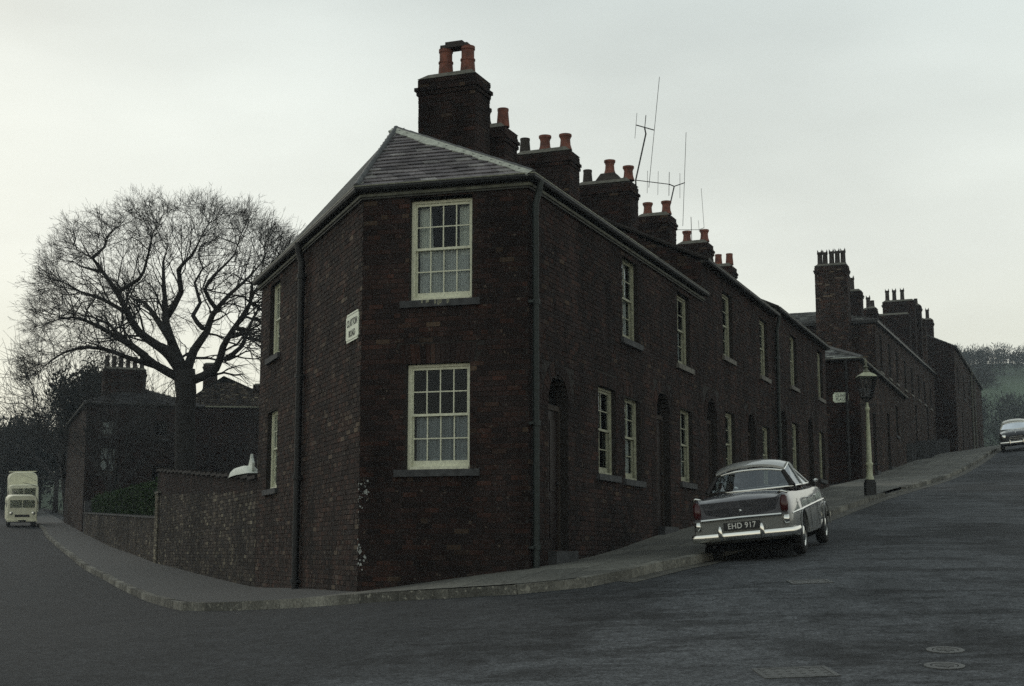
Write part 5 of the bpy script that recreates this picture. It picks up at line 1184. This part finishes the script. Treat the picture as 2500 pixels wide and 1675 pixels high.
# ------------------------------------------------------------------ vehicles
def loft_body(name, root, stations, mats, arches=(), arch_r=.36, wheel_z=.31, split=4):
    """stations: (y, halfwidth, crest z, deck z, bottom z). Faces up to ring point `split` take material 0, above it material 1."""
    ys = sorted(set([round(s[0], 3) for s in stations] + [round(a + arch_r * math.cos(k * math.pi / 8), 3) for a in arches for k in range(9)]))
    S = np.array(sorted(stations)); rings = []
    for y in ys:
        w, cz, dz, bz = (float(np.interp(y, S[:, 0], S[:, i])) for i in (1, 2, 3, 4)); za = 0
        for a in arches:
            if abs(y - a) < arch_r + 1e-6: za = max(za, wheel_z + math.sqrt(max(0, arch_r ** 2 - (y - a) ** 2)))
        zb = max(bz, za); trim = .66
        half = [(0, zb), (.72 * w, zb), (.965 * w, max(bz + .05, za)), (w, max(.48, za + .012)), (.992 * w, max(trim, za + .03)), (.962 * w, trim + (cz - trim) * .6), (.915 * w, cz - .012), (.86 * w, cz), (.74 * w, cz * .3 + (dz + .012) * .7), (.4 * w, dz + .026), (0, dz + .038)]
        rings.append([(x, y, z) for x, z in half])
    mb = MB(); n = len(rings[0])
    for sgn in (1, -1):
        base = len(mb.v)
        for r_ in rings: mb.v.extend((sgn * x, y, z) for x, y, z in r_)
        for i in range(len(rings) - 1):
            for k in range(n - 1):
                f = (base + i * n + k, base + i * n + k + 1, base + (i + 1) * n + k + 1, base + (i + 1) * n + k)
                mb.f.append(f if sgn < 0 else f[::-1]); mb.m.append(0 if k < split else 1)
        for e, fl in ((0, 1), (len(rings) - 1, -1)):
            for k in range(n - 1):
                a, b = base + e * n + k, base + e * n + k + 1; x0 = len(mb.v); y, z0, z1 = rings[e][0][1], rings[e][k][2], rings[e][k + 1][2]
                mb.v.extend([(0, y, z0), (0, y, z1)]); f = (x0, a, b, x0 + 1); mb.f.append(f if sgn * fl > 0 else f[::-1]); mb.m.append(0 if k < split else 1)
    o = mb.build(name, mats, root); return shade_auto(o, 38)
def wheel(root, x, y, r=.31, w=.16, sgn=1):
    tb = MB(); prof = [(r * .62, -w / 2), (r * .9, -w / 2), (r, -w * .32), (r, w * .32), (r * .9, w / 2), (r * .62, w / 2), (r * .6, 0)]; tb.lathe(prof, 24, cap=False)
    o = tb.build('wheel', M['rubber'], root); o.location = (x, y, r); o.rotation_euler = (0, R(90), 0); shade_auto(o, 50)
    h = MB(); s = w / 2 * sgn
    h.lathe([(r * .62, s * .9), (r * .56, s * .7), (r * .40, s * .75), (r * .34, s * 1.02), (r * .2, s * 1.12), (.001, s * 1.15)], 20, cap=False); hh = shade_auto(h.build('hub_cap', M['chrome'], o), 60)
    return o
def greenhouse(root, roofmat, base_z=1.04, yr=-.28, yf=1.68, wr=.53, wb=.685, zr=1.50, rear_top=.05, front_top=1.12, wrap=.24, trimmat='chrome'):
    ro = MB(); nu, nv = 13, 9; V_ = []
    for j in range(nv):
        k = j / (nv - 1); y0 = rear_top + (front_top - rear_top) * k
        for i in range(nu):
            u = -1 + 2 * i / (nu - 1); yy = y0 + (.06 * u * u if k < .5 else -.05 * u * u) * abs(1 - 2 * k); z = zr - .085 * abs(u) ** 2.6 - .075 * abs(2 * k - 1) ** 2.2; V_.append((u * wr, yy, z))
    F_ = [(j * nu + i, j * nu + i + 1, (j + 1) * nu + i + 1, (j + 1) * nu + i) for j in range(nv - 1) for i in range(nu - 1)]
    ro.add(V_, F_); ro.add([(x, y, z - .035) for x, y, z in V_], [f[::-1] for f in F_])
    b0 = 0; n1 = nu * nv
    rim = [i for i in range(nu)] + [j * nu + nu - 1 for j in range(1, nv)] + [(nv - 1) * nu + i for i in range(nu - 2, -1, -1)] + [j * nu for j in range(nv - 2, 0, -1)]
    for a, b in zip(rim, rim[1:] + rim[:1]): ro.f.append((b, a, a + n1, b + n1)); ro.m.append(0)
    roof = shade_auto(ro.build('roof', roofmat, root), 45)
    def rear_base(u): return (wb * .97 * u, yr + wrap * u * u, base_z)
    def rear_top_(u): return (wr * .98 * u, rear_top - .005 + .06 * u * u, zr - .155 - .06 * abs(u) ** 2.6 + .0)
    def front_base(u): return (wb * .98 * u, yf - .2 * u * u, base_z)
    def front_top_(u): return (wr * .98 * u, front_top + .005 - .05 * u * u, zr - .15 - .06 * abs(u) ** 2.6)
    def panel(fa, fb, nm, n=12):
        g = MB(); V2 = [fa(-1 + 2 * i / n) for i in range(n + 1)] + [fb(-1 + 2 * i / n) for i in range(n + 1)]; g.add(V2, [(i, i + 1, n + 2 + i, n + 1 + i) for i in range(n)]); g.build(nm, M['carglass'], root, smooth=True)
        for f_, r_ in ((fa, .016), (fb, .016)):
            t = MB(); t.tube([f_(-1 + 2 * i / n) for i in range(n + 1)], .021, 6); t.build('window_trim', M[trimmat], root, smooth=True)
    panel(rear_base, rear_top_, 'rear_window'); panel(front_base, front_top_, 'windscreen')
    for s in (1, -1):
        pl = MB(); cb, ct = rear_base(s), rear_top_(s); ab, at_ = front_base(s), front_top_(s); bb, bt = (s * wb * 1.0, .72, base_z), (s * wr * .99, .64, zr - .10)
        pl.tube([cb, ct], [.05, .035], 6); pl.build('pillar', M['trim'], root); p2 = MB(); p2.tube([ab, at_], .022, 6); p2.build('pillar', roofmat, root); p3_ = MB(); p3_.tube([bb, bt], .024, 6); p3_.build('pillar', roofmat, root)
        for q in ((cb, bb, bt, ct), (bb, ab, at_, bt)): g = MB(); g.add(q, [(0, 1, 2, 3)]); g.build('side_window', M['carglass'], root)
        t = MB(); t.tube([cb, bb, ab], .014, 6); t.tube([ct, bt, at_], .014, 6); t.build('window_trim', M[trimmat], root)
    return roof
def place_car(name, x, y, heading, label, cat='car', group=None, lean=0.0):
    """rear axle centre on the road, nose along heading (degrees from +Y, clockwise)"""
    d = az(heading); e = 1.2; f = H(x + d[0] * 2.4, y + d[1] * 2.4); b = H(x, y); pit = math.atan2(f - b, 2.4)
    rt = np.array([d[1], -d[0]]); roll = math.atan2(H(x + rt[0] * .7, y + rt[1] * .7) - H(x - rt[0] * .7, y - rt[1] * .7), 1.4) + lean
    o = empty(name, (x, y, b - .012), rz=-R(heading), label=label, cat=cat, group=group); o.rotation_mode = 'XYZ'; o.rotation_euler = (pit, -roll, -R(heading)); return o
# grey saloon parked at the right-hand kerb
car = place_car('parked_car', 3.64, 21.38, 20.2, 'two-tone grey saloon car parked at the kerb, seen from behind', lean=R(2.2)); car.scale = (.96, .96, .96)
ST = [(-1.0, .70, .92, .664, .38), (-.985, .712, .945, .73, .36), (-.955, .725, .962, .80, .34), (-.90, .742, .975, .865, .31), (-.80, .755, .982, .925, .29), (-.66, .762, .985, .965, .28), (-.45, .768, .984, .99, .26), (-.1, .77, .97, 1.005, .25), (.5, .77, .965, 1.005, .24), (1.3, .77, .965, 1.005, .24), (1.75, .765, .975, 1.005, .24), (2.4, .755, .955, .985, .25), (2.85, .73, .91, .94, .28), (3.08, .69, .85, .86, .34), (3.18, .62, .74, .75, .42)]
body = loft_body('body', car, ST, [M['car_light'], M['car_dark']], arches=(0, 2.44))
greenhouse(car, M['car_roof'])
for x, y in ((-.66, 0), (.66, 0), (-.66, 2.44), (.66, 2.44)): wheel(car, x, y, sgn=1 if x > 0 else -1)
for s in (1, -1):
    t = MB(); t.tube([(s * .735, -.88, .66), (s * .772, -.3, .68), (s * .775, 1.2, .72), (s * .755, 2.4, .74), (s * .70, 3.0, .74)], .014, 6); t.build('side_strip', M['chrome'], car)
    for y in (-.02, 2.44):
        a = MB(); a.tube([(s * .775, y + .372 * math.cos(k * math.pi / 12), .31 + .372 * math.sin(k * math.pi / 12)) for k in range(13)], .012, 5); a.build('arch_lip', M['car_light'], car)
    l = MB(); l.lathe([(.02, -.13), (.052, -.11), (.062, 0), (.055, .09), (.03, .12), (.003, .13)], 12); tl = l.build('tail_light', M['red_lens'], car); tl.location = (s * .65, -.985, .82); tl.rotation_euler = (R(-12), 0, 0); shade_auto(tl, 60)
    bz = MB(); bz.tube([(s * .58, -.97, .975), (s * .645, -1.03, 1.0), (s * .71, -.97, .97)], .018, 6); bz.build('tail_bezel', M['chrome'], car, smooth=True); rl = MB(); rl.tube([(s * .655, -1.0, .65), (s * .655, -.995, .53)], .05, 8); rl.build('reversing_light', M['chrome'], car, smooth=True)
    ov = MB(); ov.lathe([(.018, -.10), (.034, -.08), (.036, .06), (.022, .11), (.003, .125)], 10); oo = ov.build('overrider', M['chrome'], car); oo.location = (s * .31, -1.13, .45); shade_auto(oo, 60)
    mr = MB(); mr.tube([(s * .66, 2.32, .93), (s * .68, 2.30, 1.03)], .008, 6); mr.lathe([(.002, -.02), (.045, -.012), (.05, .01), (.002, .03)], 10, (s * .68, 2.30, 1.06)); mr.build('wing_mirror', M['chrome'], car)
    for yy in (.35, 1.25):
        h = MB(); h.tube([(s * .765, yy, .84), (s * .785, yy + .02, .845), (s * .785, yy + .12, .845), (s * .765, yy + .14, .84)], .009, 6); h.build('door_handle', M['chrome'], car)
    for y0 in (-.02, .70, 1.52):
        g = MB(); g.tube([(s * .7735, y0, .36), (s * .776, y0, .52), (s * .770, y0, .70), (s * .748, y0, .84)], .003, 4); g.build('door_gap', M['trim'], car)
def bar_sweep(pts, hgt, dep, mat, nm, root):
    mb = MB(); n = len(pts); prof = [(-dep, -hgt * .5), (dep * .5, -hgt * .5), (dep, -hgt * .22), (dep, hgt * .22), (dep * .5, hgt * .5), (-dep, hgt * .5)]; m = len(prof)
    for i, p in enumerate(pts):
        a = np.array(pts[max(0, i - 1)]); b = np.array(pts[min(n - 1, i + 1)]); d = b - a; d = d / np.linalg.norm(d); o_ = np.array([d[1], -d[0]])
        for q, z in prof: mb.v.append((p[0] + o_[0] * q, p[1] + o_[1] * q, p[2] + z))
    for i in range(n - 1):
        for k in range(m): mb.f.append((i * m + k, i * m + (k + 1) % m, (i + 1) * m + (k + 1) % m, (i + 1) * m + k)); mb.m.append(0)
    mb.f.append(tuple(range(m))); mb.m.append(0); mb.f.append(tuple((n - 1) * m + k for k in reversed(range(m)))); mb.m.append(0)
    return shade_auto(mb.build(nm, M[mat], root), 30)
bar_sweep([(-.79, -.66, .41), (-.785, -.86, .41), (-.74, -1.02, .41), (-.60, -1.085, .41), (0, -1.11, .41), (.60, -1.085, .41), (.74, -1.02, .41), (.785, -.86, .41), (.79, -.66, .41)], .105, .022, 'chrome', 'rear_bumper', car)
bar_sweep([(.77, 2.9, .46), (.72, 3.2, .46), (0, 3.30, .46), (-.72, 3.2, .46), (-.77, 2.9, .46)], .10, .022, 'chrome', 'front_bumper', car)
t = MB(); t.tube([(-.60, -1.012, .665), (0, -1.016, .672), (.60, -1.012, .665)], .021, 6); t.build('boot_strip', M['chrome'], car)
t = MB(); t.box(-.27, .27, -1.028, -1.012, .495, .61); pl_ = t.build('number_plate', M['sign_black'], car)
o_ = link('lettering', text_mesh('EHD 917', .115, 'lettering', M['plate_white']), pl_, (0, -1.0305, .552), (R(90), 0, 0)); o_.scale = (.92, 1, 1)
t = MB(); t.box(-.62, .62, -.90, 3.0, .19, .27); t.build('underbody_shade', M['dark'], car)  # near-black slab added to deepen the shade under the car
t = MB(); t.lathe([(.012, 0), (.02, .02), (.004, .03)], 8); hb = t.build('boot_handle', M['chrome'], car); hb.location = (0, -.99, .77); hb.rotation_euler = (R(90), 0, 0)
t = MB(); t.tube([(-.45, -1.02, .27), (-.45, -.6, .27)], .02, 8); t.build('exhaust', M['black_iron'], car)
for y0, zt in ((.42, 1.03), (1.28, 1.06)):
    t = MB(); t.add([(-.6, y0, .6), (.6, y0, .6), (.6, y0 - .12, zt), (-.6, y0 - .12, zt), (-.6, y0 + .14, .6), (.6, y0 + .14, .6), (.6, y0 - .02, zt), (-.6, y0 - .02, zt)], [(0, 1, 2, 3), (7, 6, 5, 4), (3, 2, 6, 7), (1, 5, 6, 2), (4, 0, 3, 7)]); t.build('seat', M['seat'], car)
t = MB(); t.tube([(.34 + .17 * math.cos(a), 1.42 + .06 * math.sin(a), .98 + .16 * math.sin(a)) for a in np.linspace(0, 6.283, 17)], .012, 6, cap=False); t.build('steering_wheel', M['trim'], car)
t = MB(); t.box(-.64, .64, -.16, .34, .998, 1.008); t.build('parcel_shelf', M['trim'], car)

# dark saloon with ivory roof coming down the hill at the right edge
_c = np.array(road_hit(2480, 1102)) + DRT * 2.9; cx2, cy2 = float(_c[0]), float(_c[1])
car2 = place_car('oncoming_car', cx2, cy2, 200.0, 'dark saloon car with ivory roof facing downhill at the right edge')
loft_body('body', car2, [(s[0], s[1], s[2], s[3], s[4]) for s in ST], [M['car_black'], M['car_black']], arches=(0, 2.44)); greenhouse(car2, M['car_cream'])
for x, y in ((-.66, 0), (.66, 0), (-.66, 2.44), (.66, 2.44)): wheel(car2, x, y, sgn=1 if x > 0 else -1)
for s in (1, -1):
    l = MB(); l.lathe([(.12, 0), (.12, .05), (.10, .07), (.06, .085), (.002, .09)], 16); h = l.build('headlight', M['chrome'], car2); h.location = (s * .54, 3.10, .72); h.rotation_euler = (R(-90), 0, 0); shade_auto(h, 60)
    ov = MB(); ov.lathe([(.02, -.1), (.035, -.06), (.035, .06), (.01, .11)], 8); oo = ov.build('overrider', M['chrome'], car2); oo.location = (s * .3, 3.33, .48)
bar_sweep([(.77, 2.9, .44), (.72, 3.2, .44), (0, 3.30, .44), (-.72, 3.2, .44), (-.77, 2.9, .44)], .11, .022, 'chrome', 'front_bumper', car2)
gr = MB(); gr.box(-.30, .30, 3.165, 3.185, .52, .55); gr.box(-.30, .30, 3.165, 3.185, .70, .73); gr.box(-.36, .36, 3.165, 3.185, .61, .64)
for k in range(-4, 5): gr.box(k * .065 - .008, k * .065 + .008, 3.168, 3.18, .55, .70)
gr.build('grille', M['chrome'], car2)
t = MB(); t.tube([(0, 2.2, .985), (0, 2.9, .945), (0, 3.12, .87)], .018, 6); t.build('bonnet_strip', M['chrome'], car2)

# cream van-bodied truck on the left street
tx, ty = -27.75, 81.5
trk = place_car('delivery_van', tx, ty, 159.0, 'small cream van facing the viewer on the left street', 'van'); trk.scale = (.93, .93, .90)
def rbox(x0, x1, y0, y1, z0, z1, r, nm, mat, root, taper=0.0, seg=4):
    """box with rounded vertical section corners, lofted along y"""
    mb = MB(); ring = []
    for cx_, cz_, a0 in ((x1 - r, z1 - r, 0), (x0 + r, z1 - r, 90), (x0 + r, z0 + .04, 180), (x1 - r, z0 + .04, 270)):
        rr = r if a0 in (0, 90) else .04
        for k in range(seg + 1):
            a = R(a0 + 90 * k / seg); ring.append(((cx_ if rr == r else (x0 + rr if a0 == 180 else x1 - rr)) + rr * math.cos(a), cz_ + rr * math.sin(a)))
    n = len(ring); xc = (x0 + x1) / 2; zc = (z0 + z1) / 2
    for y, k in ((y0, .97), (y0 + .06, 1), (y1 - .08, 1 - taper * .3), (y1, .965 - taper)):
        for x, z in ring: mb.v.append((xc + (x - xc) * k, y, zc + (z - zc) * k if k < .99 else z))
    for i in range(3):
        for k in range(n): mb.f.append((i * n + k, i * n + (k + 1) % n, (i + 1) * n + (k + 1) % n, (i + 1) * n + k)); mb.m.append(0)
    mb.f.append(tuple(range(n))); mb.m.append(0); mb.f.append(tuple(3 * n + k for k in reversed(range(n)))); mb.m.append(0)
    return shade_auto(mb.build(nm, M[mat], root), 40)
def cab_over(root, L0, L1, w, ztop, zcab, wsz, light_z, r):
    """forward-control van or lorry: body behind, cab in front with its windscreen, lamps, grille and bumper"""
    if ztop > zcab + .1: rbox(-w * .99, w * .99, L0, L1 - 1.25, .62, ztop, r, 'van_body', 'truck', root); cb = rbox(-w, w, L1 - 1.2, L1, .45, zcab, .2, 'cab', 'truck', root, .02)
    else: cb = rbox(-w, w, L0, L1, .42, zcab, r, 'body', 'truck', root, .03)
    ws_ = MB(); ws_.box(-w * .80, w * .80, L1 - .012, L1 + .012, wsz[0], wsz[1]); ws_.build('windscreen', M['carglass'], cb); wd_ = MB(); wd_.box(-w * .77, w * .77, L1 - .02, L1 - .008, wsz[0] + .03, wsz[1] - .03); wd_.build('cab_shade', M['dark'], cb)
    dv = MB(); dv.box(-.015, .015, L1 + .012, L1 + .02, wsz[0], wsz[1]); dv.build('windscreen_bar', M['truck'], cb)
    for s in (1, -1):
        g = MB(); g.box(s * (w + .002), s * (w + .008), L1 - .95, L1 - .3, wsz[0] + .02, wsz[1] - .02); g.build('side_window', M['dark'], cb)
        l = MB(); l.lathe([(.10, 0), (.10, .03), (.08, .05), (.002, .06)], 14); h = l.build('headlight', M['chrome'], root); h.location = (s * w * .72, L1 - .005, light_z); h.rotation_euler = (R(-90), 0, 0)
        r_ = MB(); r_.tube([(s * (w - .02), L1 - .1, wsz[0] + .25), (s * (w + .13), L1 - .05, wsz[0] + .25)], .012, 5); r_.build('mirror_arm', M['black_iron'], root); r2 = MB(); r2.box(s * (w + .13) - .04, s * (w + .13) + .04, L1 - .06, L1 - .04, wsz[0] + .15, wsz[0] + .37); r2.build('wing_mirror', M['black_iron'], root)
    gl_2 = MB(); gl_2.box(-w * .48, w * .48, L1 - .01, L1 + .012, light_z - .22, light_z - .08); gl_2.build('grille', M['trim'], cb)
    bp2 = MB(); bp2.box(-w * .98, w * .98, L1 - .02, L1 + .06, .36, .47); bp2.build('bumper', M['truck'], root)
    np2 = MB(); np2.box(-.22, .22, L1 + .062, L1 + .07, .37, .46); np2.build('number_plate', M['sign_black'], root)
    un2 = MB(); un2.box(-w * .84, w * .84, L0 + .05, L1 - .1, .30, .60); un2.build('chassis', M['trim'], root)
    for x, y in ((-w * .82, L0 + .95), (w * .82, L0 + .95), (-w * .84, L1 - .55), (w * .84, L1 - .55)): wheel(root, x, y, r=.32, w=.17, sgn=1 if x > 0 else -1)
cab_over(trk, -1.2, 2.55, .86, 1.95, 1.95, (1.20, 1.66), .86, .30)
lor = place_car('delivery_truck', -34.3, 101.0, 159.5, 'taller cream box-bodied lorry behind the small cream van', 'truck')
cab_over(lor, -1.6, 3.6, .95, 3.05, 2.2, (1.4, 1.95), .9, .45)
rl_ = MB(); rl_.box(-.85, .85, -1.4, 2.1, 3.055, 3.11); rl_.build('roof_rail', M['truck'], lor)

# ------------------------------------------------------------------ far land: hills, woods on them, ground out to the horizon
M['field'] = plain('field_and_wood', (.060, .095, .055), .95, noise=.5, scale=.02, dirt=(.030, .036, .034), stretch=(.35, 1, 1))
def hill_z(x, y):
    x = np.asarray(x, float); y = np.asarray(y, float); f = np.clip((y - 125) / 230, 0, 1); f = f * f * (3 - 2 * f); side = .5 + .5 * np.tanh((x - 10) / 60.0)
    return -2.5 + 10.0 * np.clip((y - 85) / 50, 0, 1) + f * (14 + 24 * side + 2.5 * np.sin(x / 47 + .6) + 1.6 * np.sin(x / 21 + y / 40))
def hills():
    xs = np.linspace(-330, 330, 89); ys = np.r_[np.linspace(-60, 110, 8), np.linspace(118, 420, 50)]
    X, Y = np.meshgrid(xs, ys); Z = hill_z(X, Y)
    n = len(xs); F_ = [(j * n + i, j * n + i + 1, (j + 1) * n + i + 1, (j + 1) * n + i) for j in range(len(ys) - 1) for i in range(n - 1)]
    me = bpy.data.meshes.new('hills'); me.from_pydata(np.c_[X.ravel(), Y.ravel(), Z.ravel()].tolist(), [], F_); me.materials.append(M['field']); me.polygons.foreach_set('use_smooth', [True] * len(F_))
    return tag(link('hills', me), kind='structure')
hills()
# woods in bands on the hills, read as one mass
M['wood_far'] = leafmat('bare_woodland', (.022, .027, .029), (.045, .050, .047))
def woods():
    rg = np.random.default_rng(5); pts = []
    for (x0, x1, y0, y1, n, hh) in ((30, 70, 122, 150, 60, 5.5), (45, 110, 190, 225, 150, 5.5), (70, 160, 285, 350, 300, 4.5), (-70, -30, 119, 170, 110, 7.5), (-120, -40, 180, 300, 190, 8)):
        for k in range(n): x, y = rg.uniform(x0, x1), rg.uniform(y0, y1); pts.append((x, y, float(hill_z(x, y)), hh * rg.uniform(.6, 1.15)))
    pts = np.array(pts); m = 170; N = len(pts); c = np.repeat(pts, m, 0); d = rg.normal(size=(N * m, 3)); d /= np.linalg.norm(d, axis=1, keepdims=True); r_ = rg.random((N * m, 1)) ** .45
    C = c[:, :3] + np.c_[np.zeros((N * m, 2)), c[:, 3:] * .52] + d * r_ * c[:, 3:] * np.array([[.48, .48, .5]])
    a = d * .6 + rg.normal(size=(N * m, 3)) * .5 + np.array([0, 0, .5]); a /= np.linalg.norm(a, axis=1, keepdims=True); b = rg.normal(size=(N * m, 3)); b /= np.linalg.norm(b, axis=1, keepdims=True); s = rg.uniform(.25, .65, (N * m, 1))
    V_ = np.stack([C - a * s, C - b * s * .16, C + a * s, C + b * s * .16], 1).reshape(-1, 3)
    me = bpy.data.meshes.new('woodland'); me.from_pydata(V_.tolist(), [], [(4 * i, 4 * i + 1, 4 * i + 2, 4 * i + 3) for i in range(N * m)]); me.materials.append(M['wood_far'])
    return tag(link('woodland', me), 'hazy bare woodland on the distant hills', 'woodland', kind='stuff')
woods()
for k, (u, y, hh) in enumerate(((2366, 262, 9.0), (2398, 270, 7.0))):
    q = at_depth(u, 900, y); t_ = bare_tree('hill_tree', float(q[0]), y, hh, 1.1, ('taller' if k == 0 else 'lower') + ' pale bare tree on the skyline beyond the far house', 41 + k, (5, 5, 4), .16, first=8, group='bare trees on the hill', rmin=.02)
    t_.location.z = float(at_depth(u, 930 if k == 0 else 950, y)[2]) - hh * .35

# ------------------------------------------------------------------ haze
hz = MB(); hz.box(-345, 345, -70, 435, -6, 60); hzo = hz.build('haze', [])
hm = bpy.data.materials.new('haze_air'); hm.use_nodes = True; hn = hm.node_tree; hn.nodes.remove(hn.nodes['Principled BSDF'])
pv = hn.nodes.new('ShaderNodeVolumePrincipled'); pv.inputs['Color'].default_value = (.80, .90, 1.0, 1); pv.inputs['Density'].default_value = .00045; pv.inputs['Anisotropy'].default_value = 0.2
hn.links.new(pv.outputs[0], hn.nodes['Material Output'].inputs['Volume']); hzo.data.materials.append(hm); hzo['kind'] = 'stuff'; tag(hzo, 'pale blue haze in the distant air', 'haze')
